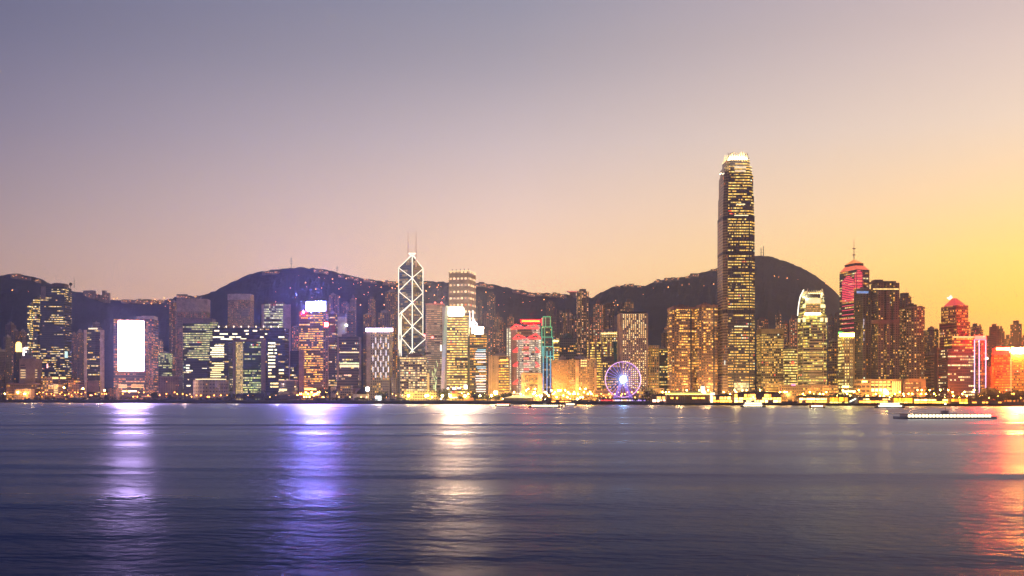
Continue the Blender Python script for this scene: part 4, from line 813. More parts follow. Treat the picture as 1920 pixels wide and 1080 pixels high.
for i in range(8):
    f = -1+2*i/7
    for (x, y, nx_, ny_) in ((f*wc*.42,-dc*.5,0,-1),(f*wc*.42,dc*.5,0,1),(-wc*.5,f*dc*.4,-1,0),(wc*.5,f*dc*.4,1,0)):
        m2 = MB(); a = (x, y, zc); c = (x-nx_*3.2, y-ny_*3.2, zt_+(1.0 if i in (0, 7) else -.8)); m2.tube(a, c, 1.0, r2=.35, n=4); m2.build('crown_fin', CF, fc.root)
mb = MB(); mb.prism(fp_cham(wc*.92, dc*.92), zc+.01, zc+3.2, 0); mb.build('crown_drum', glow((1,.74,.28), 6), fc.root)
for sx_ in (-1, 1): spot((fc.cx+sx_*w0*.46, fc.cy-d0*.62, fc.base+zc-5), (fc.cx+sx_*w0*.3, fc.cy, fc.base+zc+5), 11000, (1,.9,.6), rad(120))
flood(fc, 1524, 55000, (1,.80,.34), 12, rad(75), .16); flood(fc, 1512, 20000, (1,.88,.5), 8, rad(60), .2)
for k in range(13): panel(fc, 'spandrel_rib', 1507, 1541, 640+k*6.2, 641.4+k*6.2, plain((.62,.56,.42)), .5)
for px in (1495, 1505, 1543): panel(fc, 'mullion', px, px+1, 606, 735, plain((.5,.44,.32)), .7)
T('apartment_tower', 'slim block with scattered gold lights right of the smaller stepped lit tower', 1553, 1572, 640, 260, 22, fac('gold_office', P=.3), cat='office block')
# ---- The pyramid topped tower with pink lights
ct = T('pyramid_tower', 'tall dark tower with pink neon ladder lights, orange lit tiered roof and a thin spire', 1574, 1629, 505, 250, 46, fac('glass_dark', P=.34, A=GOLD, B=(.85,.8,.4), Wall=(.14,.11,.12), Str=0.94), rot=16, roof=None)
q = lambda k: [(x*k, y*k) for x, y in fp_box(ct.w, ct.d)]
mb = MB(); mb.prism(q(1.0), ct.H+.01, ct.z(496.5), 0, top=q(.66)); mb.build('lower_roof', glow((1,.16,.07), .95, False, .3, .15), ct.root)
mb = MB(); mb.prism(q(.64), ct.z(496.4), ct.z(491.5), 0); mb.build('roof_drum', plain((.12,.08,.09)), ct.root)
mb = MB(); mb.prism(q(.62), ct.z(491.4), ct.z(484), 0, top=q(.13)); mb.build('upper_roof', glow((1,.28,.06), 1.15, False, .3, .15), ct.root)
mb = MB(); mb.tube((0,0,ct.z(484)), (0,0,ct.z(444)), .7, r2=.2)
for y in (462, 474): mb.tube((-2.6,0,ct.z(y)), (2.6,0,ct.z(y)), .7); mb.ball((0,0,ct.z(y)), 1.3)
mb.build('spire', plain((.3,.16,.14)), ct.root)
PK = glow((1,.04,.12), 1.2, False, .25, .8)
ca, sa = math.cos(ct.rz), math.sin(ct.rz)
for k in range(24):                                            # neon rungs on the left wall and the front
    y = 517+k*3.3 if k < 14 else 563+(k-14)*8.5
    a = .10+.05*abs(k-6)*0; mb = MB(); zz_ = ct.z(y); c_ = -ct.d*.02; ln = ct.d*(.34 if k > 2 else .12+.1*k)
    mb.box(-ct.w/2-.9, -ct.w/2-.01, c_-ln, c_+ln, zz_, zz_+(1.3 if k < 14 else .8)); mb.build('neon_rung', PK, ct.root)
for k in range(12):
    y = 507+k*2.9; ww = min(7.5, 3.0+2*k); x_, z_ = ct.hit(1610, y); mb = MB(); mb.box(x_-ww, x_+ww, -ct.d/2-.9, -ct.d/2-.01, z_-1.2, z_); mb.build('neon_rung', PK, ct.root)
for x_ in (-ct.w/2, -.02*ct.w, ct.w/2): mb = MB(); mb.tube((x_*.985, -ct.d/2-.3, 0), (x_*.985, -ct.d/2-.3, ct.H), .9, n=4); mb.build('corner_edge', plain((.22,.15,.16)), ct.root)
b = T('green_topped_tower', 'small office tower with blazing yellow top and a green lit corner', 1571, 1602.5, 624, 110, 28, fac('gold_office', CW=4.4, CH=4.6, WX=.62, P=.62, A=(1,.70,.18), B=(1,.88,.36), Str=1.87, Wall=(.36,.26,.14)), piers=(5, 1.7, plain((.42,.32,.18))), roof=None)
panel(b, 'lit_crown', 1574, 1601, 625, 631, glow((1,.70,.10), 90), 1.0); panel(b, 'green_lamp', 1572, 1579, 622.5, 626, glow((.10,.9,.12), 4.0), 1.5); flood(b, 1587, 14000, (1,.8,.3), 10)
# tall flats pair
b = T('apartment_tower', 'tall dark apartment tower with a blue lit top band, left of the widest apartment slab', 1601, 1634, 543, 110, 26, fac('flats_gold', P=.16, Wall=(.13,.095,.11)), rot=10, shape='notch', cat='apartment tower')
panel(b, 'blue_band', 1606, 1628, 546, 550, glow((.10,.30,.75), .9, False, .5, .5), .8)
for y, x_, c in ((598,1619,(.7,.7,1)),(604,1619,(.9,.8,1)),(610,1618,(.6,.7,1)),(622,1619,(.8,.7,.9)),(634,1619,(.7,.7,1))): panel(b, 'light_strip', x_, x_+1, y, y+5, glow(c, .8, False), .6)
b = T('apartment_tower', 'widest and tallest dark apartment slab with scattered yellow windows', 1633, 1686.5, 530, 105, 30, fac('flats_gold', CW=3.6, P=.22, A=(1,.55,.12), B=YEL, Wall=(.15,.10,.115)), shape='notch', cat='apartment tower', roof=None)
x_, _ = b.hit(1640, 600); y_, _ = b.hit(1683, 600); mb = MB(); mb.box(x_, y_, -9, 9, b.H+.01, b.H+3); mb.box(x_+2, x_+14, -9, 6, b.H+3, b.H+5); mb.build('roof_plant', plain((.18,.12,.13)), b.root)
panel(b, 'plant_floor_band', 1633, 1686, 600, 607, plain((.17,.11,.12)), 1.0); panel(b, 'lit_storey', 1637, 1685, 541, 543, glow((1,.72,.24), 1.5, False, .5, .2), .5)
b = T('podium_building', 'shopping podium with tall glowing orange openings below the dark apartment slab', 1600, 1690, 711, 55, 34, fac('gold_office', P=.12, CH=6, CW=6, Wall=(.36,.24,.19)), cat='podium', roof=None)
OG = glow((1,.50,.10), 1.7, False, .3, .4); YG = glow((1,.60,.12), 9, True, .2, .4)
windows(b, [(1634+k*7.4, 1639.4+k*7.4, y0, y0+2.6) for k in range(5) for y0 in (715, 720.5)], OG); windows(b, [(1634+k*7.4, 1639+k*7.4, 728.5, 734) for k in range(4)], YG)
windows(b, [(1673+k*3.4, 1675.3+k*3.4, 715, 738) for k in range(5)], OG, 'lit_column'); windows(b, [(1579,1592,723,727),(1579,1604,732,735.5),(1616,1626,714,717)], YG)
mb = MB(); x_, z_ = b.hit(1661, 736); mb.ball((x_,-b.d/2-3,z_), 2.3); mb.build('floodlight_lamp', glow((1,.50,.08), 400), b.root)
for k in range(3): flood(b, 1640+k*16, 5000, (1,.5,.15), 12)
b = T('apartment_tower', 'rounded apartment tower thickly dotted with orange windows, right of the widest apartment slab', 1687, 1734, 575, 115, 30, fac('flats_gold', CW=3.6, P=.34, A=(1,.45,.10), B=(1,.68,.2), Wall=(.19,.12,.11)), shape='curved', cat='apartment tower', roof='plant', roofm=BROWN, band=(3, plain((.26,.17,.16))))
b = T('apartment_tower', 'stepped apartment tower hiding behind the rounded one dotted with orange windows', 1686, 1709, 556, 420, 24, fac('flats_gold', P=.2, Wall=(.26,.16,.13)), shape='cross', cat='apartment tower'); mb = MB(); mb.box(-7,4,-6,6,b.H,b.H+7); mb.build('lift_tower', BROWN, b.root)
b = T('podium_building', 'brown framed podium with a few orange windows below the rounded apartment tower', 1690, 1736, 710, 60, 28, plain((.30,.19,.15)), cat='podium', roof=None)
panel(b, 'recessed_front', 1693, 1727, 716, 738, plain((.13,.09,.10)), .5); windows(b, [(1698+k*5, 1701.6+k*5, y0, y0+2.2) for k in range(5) for y0 in (717.5, 726) if (k+int(y0)) % 4], glow((1,.36,.07), 1.3, False, .4, .4), off=.6)
b = T('office_building', 'grey office slab with few yellow rows left of the red capped tower', 1733, 1751, 665, 130, 26, fac('gold_rows', P=.22, Wall=(.24,.15,.13)), cat='office building')
T('office_building', 'blank brown slab standing left of the red capped tower', 1749, 1759, 652, 150, 24, plain((.24,.14,.13)), cat='office building', roof=None)
T('apartment_tower', 'hazy block with gold windows behind the grey slab right of the rounded apartments', 1733, 1760, 618, 520, 26, fac('flats_gold', P=.32, Wall=(.22,.14,.12)), shape='notch', cat='apartment tower')
# red pyramid
b = T('red_capped_tower', 'dark red tower with a glowing red pyramid roof and a white chevron on it', 1761, 1819, 603, 170, 40, fac('gold_office', CW=2.8, P=.42, A=(1,.5,.10), B=YEL, Str=1.17, Wall=(.22,.08,.09)), rot=14, roof=None)
mb = MB(); k = .88; up = [(x*k, y*k) for x, y in fp_box(b.w, b.d)]; mb.prism(up, b.H+.01, b.z(572), 0, cap=1); mb.build('upper_stage', [fac('gold_office', CW=2.8, P=.42, A=(1,.45,.10), Str=1.09, Wall=(.26,.07,.08)), DARKC], b.root)
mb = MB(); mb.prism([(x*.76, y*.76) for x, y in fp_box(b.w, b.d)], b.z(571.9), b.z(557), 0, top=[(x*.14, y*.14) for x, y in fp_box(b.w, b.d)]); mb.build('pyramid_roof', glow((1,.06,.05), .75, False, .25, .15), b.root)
mb = MB(); zq = lambda py: b.z(py)
h2 = lambda px, py: (b.hit(px, py)[0], -b.d*.30, b.z(py))
for p1, p2 in (((1782.5,557.5),(1787,560.5)),((1787,560.5),(1792,556)),((1785,559),(1790,553.5))): mb.tube(h2(*p1), h2(*p2), .8, n=5)
mb.build('chevron_light', glow((1,.75,.7), 2.5, False), b.root)
b = T('office_tower', 'wide dark maroon office block with broken pale yellow window rows on the right waterfront', 1759.5, 1827, 654, 90, 32, fac('dark_glass', CW=2.8, CH=4.0, P=.34, CORR=.75, A=(1,.82,.36), B=(1,.90,.55), Str=1.25, Wall=(.12,.05,.07), Glass=(.12,.06,.08)), roof=None)
a_, zb = b.hit(1786, 654); c_, zt = b.hit(1826, 631); mb = MB(); mb.box(a_, c_, -b.d/2+2, b.d/2-4, b.H+.01, zt); mb.build('upper_stage', fac('gold_rows', P=.5, A=YEL, Str=1.09, Wall=(.12,.06,.07)), b.root); panel(b, 'lit_rim', 1786, 1827, 631, 632.8, glow((1,.72,.28), 1.8, False), .3, -2)
for px in (1804, 1813): mb = MB(); x_, z_ = b.hit(px, 626); mb.tube((x_,-8,zt), (x_,-8,zt+5), 1.2); mb.build('roof_lamp_post', BROWN, b.root)
b = T('outlined_tower', 'slim tower outlined with vertical lavender light lines and a red lit top', 1826, 1850, 637, 85, 24, fac('gold_rows', CW=2.4, P=.4, A=GOLD, B=WARM, Str=0.86, Wall=(.16,.07,.08)), roof=None)
for px in (1827.3, 1836, 1848.3): line(b, 'light_line', [(px,637),(px,737)], .62, glow((.85,.50,1), 1.8, False), .8)
line(b, 'light_line', [(1827.3,637),(1848.3,637)], .5, glow((.9,.4,.6), 1.4, False), .8)
mb = MB(); mb.box(-b.w*.42, b.w*.45, -b.d*.4, b.d*.2, b.H+.01, b.H+5.5); mb.build('roof_box', glow((1,.05,.06), .7), b.root); panel(b, 'neon_fascia', 1828, 1849, 629.5, 635.5, glow((1,.0012,.0009), 420), .15)
mb = MB(); mb.ball((b.w/2+.5,-b.d/2,b.z(672)), 1.6); mb.build('corner_lamp', glow((1,1,.95), 6, False), b.root)
T('office_slab', 'plain orange lit slab wall between the lavender outlined tower and the red roofed hotel', 1849, 1861, 687, 100, 22, plain((.60,.22,.08)), cat='office slab', roof=None)
b = T('red_roofed_hotel', 'broad orange lit block with a red roof and white sign at the right edge', 1859, 1940, 660, 90, 40, fac('gold_rows', CW=2.6, CH=3.6, WX=.9, P=.72, CORR=.3, A=(1,.30,.03), B=(1,.48,.06), Str=1.25, Wall=(.52,.15,.05)), rot=14, roof=None, cat='hotel')
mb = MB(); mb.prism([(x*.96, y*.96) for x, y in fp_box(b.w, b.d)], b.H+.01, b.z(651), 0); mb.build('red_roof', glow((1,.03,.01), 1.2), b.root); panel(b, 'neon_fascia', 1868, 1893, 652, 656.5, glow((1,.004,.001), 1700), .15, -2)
panel(b, 'sign', 1896.5, 1919, 655.5, 661, glow((1,.30,.04), 3600), 1.8, -.02); flood(b, 1880, 22000, (1,.30,.05), 22); flood(b, 1905, 16000, (1,.35,.08), 22)
panel(b, 'corner_pier', 1894.5, 1896, 662, 736, glow((1,.45,.12), 1.0, False), .7)
x_ = b.hit(1878, 690)[0]; mb = MB(); mb.box(-b.w/2-.6, -b.w/2-.01, -b.d*.42, b.d*.42, b.z(664), b.z(657)); mb.build('red_fascia', glow((1,.001,.001), 30.0), b.root)
# ================================================================ apartment towers climbing the slope (middle distance)
FLAT = [fac('flats', P=.20+.05*k, CW=3.6+.4*(k%3), Str=1.17+.3*(k%3), Wall=[(.16,.13,.14),(.22,.16,.15),(.11,.09,.10),(.26,.20,.17)][k%4], A=[GOLD,ORG,WARM][k%3]) for k in range(8)]
MID = [ # x0,x1,ytop,metres behind the seawall,label
 (893,904,562,900,'short lit block on the wooded slope just right of the grid lamp tower'),
 (905,917,588,640,'apartment tower with warm windows behind the small white sign tower'),
 (913,929,552,860,'tall hillside apartment tower with a column of orange windows, right of the grid lamp tower'),
 (926,941,594,700,'stepped apartment tower in the dense cluster left of the red trussed bank'),
 (911,924,612,420,'dark apartment tower over the blank pink concrete building'),
 (923,937,622,440,'broad dark apartment tower in the middle of the cluster left of the red trussed bank'),
 (936,949,604,560,'apartment tower immediately left of the white light strips of the trussed bank'),
 (951,964,594,760,'low apartment block peeping over the top left of the red trussed bank'),
 (1024,1040,566,640,'apartment tower crowned with gold lights right of the green outlined stepped tower'),
 (1040,1046,590,600,'very thin apartment tower right of the gold crowned one'),
 (1044,1058,587,560,'first of three gold dotted apartment towers above the domed office tower'),
 (1057,1073,586,560,'second of three gold dotted apartment towers above the domed office tower'),
 (1072,1082,602,520,'third and lowest of three gold dotted apartment towers above the domed office tower'),
 (1081,1104,546,520,'tallest dark apartment tower reaching above the ridge in the middle of the view'),
 (1103,1113,600,480,'thin apartment tower right of the tallest ridge breaking one'),
 (1112,1131,570,480,'left half of the wide twin apartment block bright with gold windows'),
 (1130,1151,571,490,'right half of the wide twin apartment block bright with gold windows'),
 (1150,1160,596,620,'apartment tower touching the left edge of the round window tower'),
 (1158,1172,574,820,'gold lit apartment block showing over the round window tower on its left'),
 (1170,1188,566,860,'gold lit apartment block showing over the round window tower on its right'),
 (1420,1440,598,620,'cluster block of warm flats behind the golden office block right of the tallest tower'),
 (1454,1466,590,660,'faint slim apartment tower on the dark slope left of the smaller stepped lit tower'),
 (1465,1480,606,520,'apartment tower above the block of stacked yellow floors'),
 (1480,1495,597,560,'apartment tower touching the left shoulder of the smaller stepped lit tower'),
 (1553,1564,596,520,'apartment tower touching the right shoulder of the smaller stepped lit tower'),
 (1564,1575,590,600,'apartment tower between the smaller stepped lit tower and the pink neon tower'),
 (817,838,580,700,'pale apartment tower showing between the ribbed tower and the light fin'),
 (656,668,560,1000,'small hillside block above the slim beige apartment tower'),
 (640,655,567,1050,'row of lit flats on the slope right of the big blue white sign'),
 (1822,1834,611,480,'left of two stepped apartment towers rising behind the lavender outlined tower'),
 (1832,1843,618,500,'right of two stepped apartment towers rising behind the lavender outlined tower'),
 (1840,1860,636,560,'wide low dim block behind the orange slab wall'),
 (1857,1871,611,420,'taller half of the pinkish twin towers above the red roofed hotel'),
 (1870,1884,621,425,'shorter half of the pinkish twin towers above the red roofed hotel'),
 (1894,1916,607,400,'lone pinkish apartment tower with a small cap at the far right'),
 (1882,1897,634,600,'low hazy block between the pinkish twin towers and the lone capped tower'),
 (1913,1932,632,520,'hazy block cut by the right edge of the view'),
 (295,306,640,560,'little block peeping above the greenish office block on the left slope'),
 (690,704,560,1100,'small hillside block above the lavender rimmed hotel'),
 (1246,1256,612,420,'thin brown tower showing left of the twin rounded towers')]
for i, (x0, x1, y, off, lb) in enumerate(MID):
    b = T('apartment_tower', lb, x0, x1, y, off, 20+4*(i%3), FLAT[i%8], rot=(i*37%23)-11, shape=('notch','cross','notch','box')[i%4], cat='apartment tower', group='apartment towers on the slope behind the city', roof=None)
    mb = MB(); k = .2+.05*(i%3); mb.box(-b.w*k, b.w*k, -6, 6, b.H+.01, b.H+4+i%4); 
    if i%3 == 0: mb.box(-b.w*k*.4, b.w*k*.4, -3, 3, b.H+4+i%4, b.H+8+i%4)
    mb.build('lift_tower', plain((.16,.12,.12)), b.root)
# saucer shaped lookout on the ridge
p0 = on_hill(1074, 556); s_ = p0.y/FPX
lo = empty('lookout_tower', (p0.x, p0.y, p0.z-4)); tag(lo, 'anvil shaped lookout building with a red lit saucer on the middle of the ridge', 'lookout building')
mb = MB(); mb.prism([(-9,-7),(9,-7),(9,7),(-9,7)], 0, 14, 0); mb.build('stem', CONC, lo)
mb = MB(); mb.prism([(-9,-7),(12,-7),(12,7),(-9,7)], 14, 20, 0, top=[(-19,-9),(17,-9),(17,9),(-19,9)], bottom=True); mb.build('saucer', plain((.45,.25,.22)), lo)
mb = MB(); mb.box(-15,13,-9.4,-9.01,17.3,18.6); mb.build('light_strip', glow((1,.25,.18), 1.6, False), lo)
# houses and blocks on the ridge line
HC = [plain((.30,.24,.24)), plain((.22,.17,.18)), plain((.36,.30,.28))]
HW = [glow((1,.36,.10), 1.8, False), glow((1,.56,.24), 1.3, False)]
RH = [(30,512,18,9),(44,512,26,8),(70,519,12,6),(168,546,22,14),(178,548,18,16),(196,553,20,22),(236,560,14,7),(247,559,16,9),(262,558,16,9),(276,561,14,7),(288,562,18,6),(300,561,16,6),(342,555,20,9),(354,556,14,6),(372,555,12,5),
 (496,505,9,5),(505,506,14,5),(518,504,14,5),(594,500,9,7),(603,502,11,7),(612,504,8,6),(640,512,10,5),(656,517,12,4),(668,519,9,4),(688,524,12,5),(701,526,10,4),(725,521,14,8),(738,523,10,6),(802,526,12,4),
 (896,531,9,4),(903,529,10,9),(913,528,8,9),(921,531,10,6),(968,543,14,4),(982,545,10,4),(996,547,16,5),(1012,548,12,4),(1026,548,16,7),(1040,549,22,8),(1056,554,12,6),
 (1159,534,9,6),(1172,534,7,5),(1184,533,10,5),(1200,534,9,4),(1234,525,14,7),(1252,521,12,6),(1266,519,16,7),(1290,514,9,4),(1302,511,15,6),(1340,503,14,5)]
bv = []
for i, (px, py, wpx, hpx) in enumerate(RH):
    R = interp(RD, px)*.99; x = (px-960)/FPX*R; z = terrain(x, R)+GZ-3; s_ = R/FPX
    b = empty('ridge_house', (x, R, z), rad((i*29%40)-20)); tag(b, None, 'hill house', 'lit houses and flats along the ridge of the hills')
    w, h_ = wpx*s_, hpx*s_+2; mb = MB(); n_ = 1+i%3
    for k in range(n_): mb.box(-w/2+w*k/n_+.01, -w/2+w*(k+1)/n_-.6, -7-(k%2)*1.5, 7, 0, h_*(1-.18*((k+i)%3)))
    mb.build('walls', HC[i%3], b)
    R2 = random.Random(i)
    for k in range(2+int(w/8)):
        xx = R2.uniform(-.42,.42)*w; z_ = R2.uniform(.25,.75)*h_*.8; mb = MB(); mb.box(xx-R2.uniform(.8,2), xx+R2.uniform(.8,2.2), -9.2, -8.6, z_+1, z_+2.6); mb.build('window', HW[(k+i)%2], b)
    bv.append(b)
names = {0:'far left end of the ridge'}
lm = [(60,'on the hilltop above the far left skyline'),(120,'on the crest left of the wide green glass tower'),(215,'on the ridge just right of the wide green glass tower'),(310,'along the low saddle above the white screen tower'),(400,'on the ridge behind the tall curved hotel slab'),(530,'on the summit under the lone hilltop mast'),(630,'on the summit shoulder above the big blue white sign'),(715,'on the long ridge left of the braced tower'),(800,'on the ridge beside the braced tower'),(930,'on the ridge right of the grid lamp tower'),(1062,'on the glowing ridge above the red trussed bank'),(1215,'on the hill crest above the round window tower'),(1282,'on the crest above the ferris wheel and twin towers'),(1400,'on the crest just left of the tallest tower')]
from collections import defaultdict
grp = defaultdict(list)
for (px, *_), b in zip(RH, bv):
    for lim, txt in lm:
        if px < lim: grp[txt].append(b); break
ordn = ['first','second','third','fourth','fifth','sixth','seventh','eighth','ninth','tenth','eleventh','twelfth']
for txt, bs in grp.items():
    for k, b in enumerate(bs): b['label'] = ('lit house '+txt) if len(bs) == 1 else (ordn[k]+' lit house '+txt)
# masts on the summits
def lattice(px, py0, py1, lb, r=.7):
    R = interp(RD, px); x = (px-960)/FPX*R; z0 = terrain(x, R)+GZ-2; zt = CH+(HY-py1)/FPX*R
    o = empty('radio_mast', (x, R, z0)); tag(o, lb, 'radio mast'); mb = MB(); H = zt-z0
    mb.tube((0,0,0), (0,0,H), r*1.3, r2=r*.6); mb.build('pole', DARKC, o)
    mb = MB()
    for f in (.4, .62, .8): mb.tube((-3.5,0,H*f), (3.5,0,H*f), .6)
    mb.build('antenna_arms', DARKC, o)
lattice(546, 500, 481, 'thin lone radio mast on top of the left summit', .8)
lattice(1427, 476, 464, 'left radio mast on the high peak beside the tallest tower', 1.2)
lattice(1431.5, 476, 461, 'right radio mast on the high peak beside the tallest tower', 1.3)
lattice(632, 510, 498, 'small tilted mast on the shoulder right of the left summit', .5)
# lamps scattered on the hillside
def hill_lamp():
    o = empty('hillside_lamp'); tag(o, 'tiny warm lamps scattered over the dark hillside', 'lamp', 'warm lamps scattered over the dark hillside')
    mb = MB(); mb.tube((0,0,-6), (0,0,3.2), .3, n=4); mb.build('pole', DARKC, o)
    mb = MB(); mb.ball((0,0,4.2), 1.3, n=6, m=4); mb.build('lantern', glow((1,.36,.10), 8, False), o); return o
hp = hill_lamp(); first = True; R_ = random.Random(21)
HL = [(23,547),(53,548),(177,560),(1452,520),(1460,521),(1476,524),(1496,525),(1515,525),(1537,530),(1549,534),(1225,541),(1253,541),(1279,536),(1320,537),(1338,535),(1292,534),(1206,553),(220,562),(213,563),(284,572),(310,576),(270,572),(412,590),(1395,530),(1412,525)]
HL += [(R_.uniform(560,620), R_.uniform(505,540)) for _ in range(7)]+[(R_.uniform(620,745), R_.uniform(524,545)) for _ in range(24)]+[(R_.uniform(500,745), R_.uniform(535,575)) for _ in range(26)]
HL += [(R_.uniform(235,330), R_.uniform(561,572)) for _ in range(14)]+[(R_.uniform(798,842), R_.uniform(535,565)) for _ in range(12)]+[(R_.uniform(893,1060), R_.uniform(548,585)) for _ in range(22)]+[(R_.uniform(1150,1160), R_.uniform(560,580)) for _ in range(4)]
for px, py in HL:
    q_ = on_hill(px, py); o = hp if first else copy_tree(hp); first = False; o.location = q_; s_ = R_.choice((.35,.5,.7,1.1)); o.scale = (s_, s_, s_)

# ================================================================ waterfront trees
LEAF = plain((.035,.045,.03), .9, 0, .5, .6); BARK = plain((.05,.04,.035))
def tree_proto(name, label, group, R, H, n, seed, squash=1.0, leaf=None):
    rr = random.Random(seed); o = empty(name); tag(o, label, 'tree', group)
    mb = MB(); mb.tube((0,0,-.5), (.2,0,H*.5), R*.09, r2=R*.05, n=6)
    for k in range(5): a = k*1.26; mb.tube((.2,0,H*.4), (math.cos(a)*R*.55, math.sin(a)*R*.5, H*.68), R*.04, r2=R*.015, n=4)
    mb.build('trunk', BARK, o)
    mb = MB(); cl = [(rr.gauss(0,.42)*R, rr.gauss(0,.38)*R, H*.62+rr.gauss(0,.15)*H*squash, rr.uniform(.28,.5)*R) for _ in range(11)]
    for _ in range(n):
        cx, cyy, cz, r = rr.choice(cl); a, u = rr.uniform(0, 6.28), rr.uniform(-1, 1); s_ = math.sqrt(1-u*u); q_ = r*rr.uniform(.6, 1.05)
        c = Vector((cx+q_*s_*math.cos(a), cyy+q_*s_*math.sin(a), cz+q_*u*.8)); d1 = Vector((rr.gauss(0,1), rr.gauss(0,1), rr.gauss(0,1))).normalized(); d2 = d1.orthogonal().normalized(); z_ = rr.uniform(.5, 1.0)*R*.13
        mb.face([c-d1*z_, c+d2*z_*.7, c+d1*z_, c-d2*z_*.7])
    mb.build('crown', leaf or LEAF, o); return o
def place(o, px, off, z=GZ, s=1.0, rz=0.0):
    Y = shoreY(px)+off; o.location = ((px-960)/FPX*Y, Y, z); o.rotation_euler = (0, 0, rz); o.scale = (s, s, s); return o
R_ = random.Random(4)
SEG = [(46,355,'low dark trees in a row along the left waterfront',44,5),(362,440,'low dark trees in front of the round council building',10,5),(430,560,'dark trees on the waterfront below the gate building',22,9),(560,760,'small dark trees on the waterfront below the golden tower and the white bar hotel',24,5),
       (860,960,'dark trees in front of the pink concrete building and the white banded tower',14,11),(1115,1240,'dark trees either side of the ferris wheel',12,5),(1495,1600,'dark trees in front of the smaller stepped lit tower',16,10),(1600,1840,'small trees behind the right hand piers',14,8),(1838,1925,'big dark trees at the right end of the waterfront',11,14)]
for gi, (xa_, xb_, lb, n, H) in enumerate(SEG):
    pr = tree_proto('broadleaf_tree', lb, lb, H*.75, H, 420, gi+3)
    for k in range(n):
        o = pr if k == 0 else copy_tree(pr); px = xa_+(xb_-xa_)*(k+R_.uniform(.1,.9))/n
        place(o, px, (4 if gi in (0,) else R_.uniform(8, 26)), s=R_.uniform(.75, 1.25), rz=R_.uniform(0, 6))
for px, H, lb in ((610,22,'large dome shaped dark tree in front of the golden sign tower'),(317,10,'single round dark tree in front of the orange lamps right of the white screen'),(290,14,'tall dark tree at the right foot of the white screen tower'),(490,16,'spreading dark tree left of the small dark glass box'),(720,15,'wide dark tree below the white bar hotel'),(1218,20,'dark round tree right of the ferris wheel'),(1856,20,'tallest dark tree near the right end of the waterfront'),(835,17,'tree at the foot of the leaning light fin'),(1525,18,'tree in the floodlight of the smaller stepped lit tower')):
    o = tree_proto('broadleaf_tree', lb, None, H*.62, H, 900, int(px)); place(o, px, 22 if px != 1525 else 62)

# ================================================================ street lamps and small lights
def lamp_proto(label, group, col, strength, H=9, r=.75, sample=True):
    o = empty('street_lamp'); tag(o, label, 'street lamp', group)
    mb = MB(); mb.tube((0,0,0), (0,0,H), .16, r2=.1, n=5); mb.tube((0,0,H), (0,-1.4,H+.3), .09, n=4); mb.build('pole', DARKC, o)
    mb = MB(); mb.ball((0,-1.5,H+.1), r, n=7, m=4); mb.build('lantern', glow((col[0], col[1]*.78, col[2]*.4), strength*(1.2 if strength < 20 else 9), sample), o); return o
LAMPS = [ # label, colour, strength, list of (x range, count, height range, offset range, radius)
 ('small orange street lamps along the road left of the white screen', (1,.36,.10), 16, [(68,212,22,(6,13),(20,55),.75)]),
 ('large orange street lamps on tall poles at the far left', (1,.50,.18), 26, [(8,60,4,(7,12),(12,24),1.1),(118,122,1,(22,23),(30,31),1.3),(154,157,1,(20,21),(30,31),1.3),(196,198,1,(17,18),(30,31),1.2)]),
 ('orange street lamps between the white screen tower and the gate building', (1,.38,.10), 16, [(228,345,18,(4,14),(14,50),.8),(345,430,11,(4,9),(14,40),.8)]),
 ('warm lamps along the promenade below the gate building', (1,.62,.32), 12, [(430,560,10,(3,9),(8,40),.65)]),
 ('orange lamps massed at the foot of the golden sign tower', (1,.34,.08), 22, [(558,612,17,(5,13),(24,70),.85)]),
 ('scattered lamps below the white bar hotel', (1,.62,.36), 12, [(612,760,14,(3,10),(8,50),.7)]),
 ('bright yellow lamps on the quay below the golden striped and white banded towers', (1,.74,.30), 30, [(765,768,1,(8,9),(10,11),1.5),(797,800,1,(8,9),(10,11),1.5),(827,831,1,(8,9),(10,11),1.5),(842,846,1,(8,9),(10,11),1.5),(872,875,1,(8,9),(10,11),1.4),(900,904,1,(8,9),(10,11),1.3),(921,933,3,(8,12),(10,11),1.4),(800,960,22,(3,11),(14,70),.75)]),
 ('dense golden lamps on the quay below the orange hotels', (1,.56,.16), 26, [(960,1110,46,(4,17),(12,60),.85),(1000,1003,1,(13,14),(12,13),1.6)]),
 ('orange lamps around the foot of the ferris wheel', (1,.44,.14), 16, [(1110,1240,28,(4,13),(10,60),.75)]),
 ('golden lamps behind the central ferry piers', (1,.56,.16), 20, [(1240,1480,36,(5,16),(20,80),.8)]),
 ('orange lamps along the road behind the right hand piers', (1,.46,.10), 20, [(1480,1760,42,(6,16),(24,70),.8),(1760,1850,14,(5,16),(20,70),.85)]),
 ('warm lamps among the trees at the far right end', (1,.52,.16), 16, [(1850,1920,10,(4,14),(8,60),.8)])]
R_ = random.Random(9)
for lb, col, st_, segs in LAMPS:
    for xa_, xb_, n, (h0, h1), (o0, o1), r in segs:
        Hs = {}
        for k in range(n):
            H = round(R_.uniform(h0, h1)/2.5)*2.5+1 if h1-h0 > 1 else h0
            if H not in Hs:
                pr = lamp_proto(lb, lb, col, st_, H, r, n <= 8); Hs[H] = pr; o = pr
            else: o = copy_tree(Hs[H])
            place(o, xa_+(xb_-xa_)*(k+R_.random())/n, R_.uniform(o0, o1))
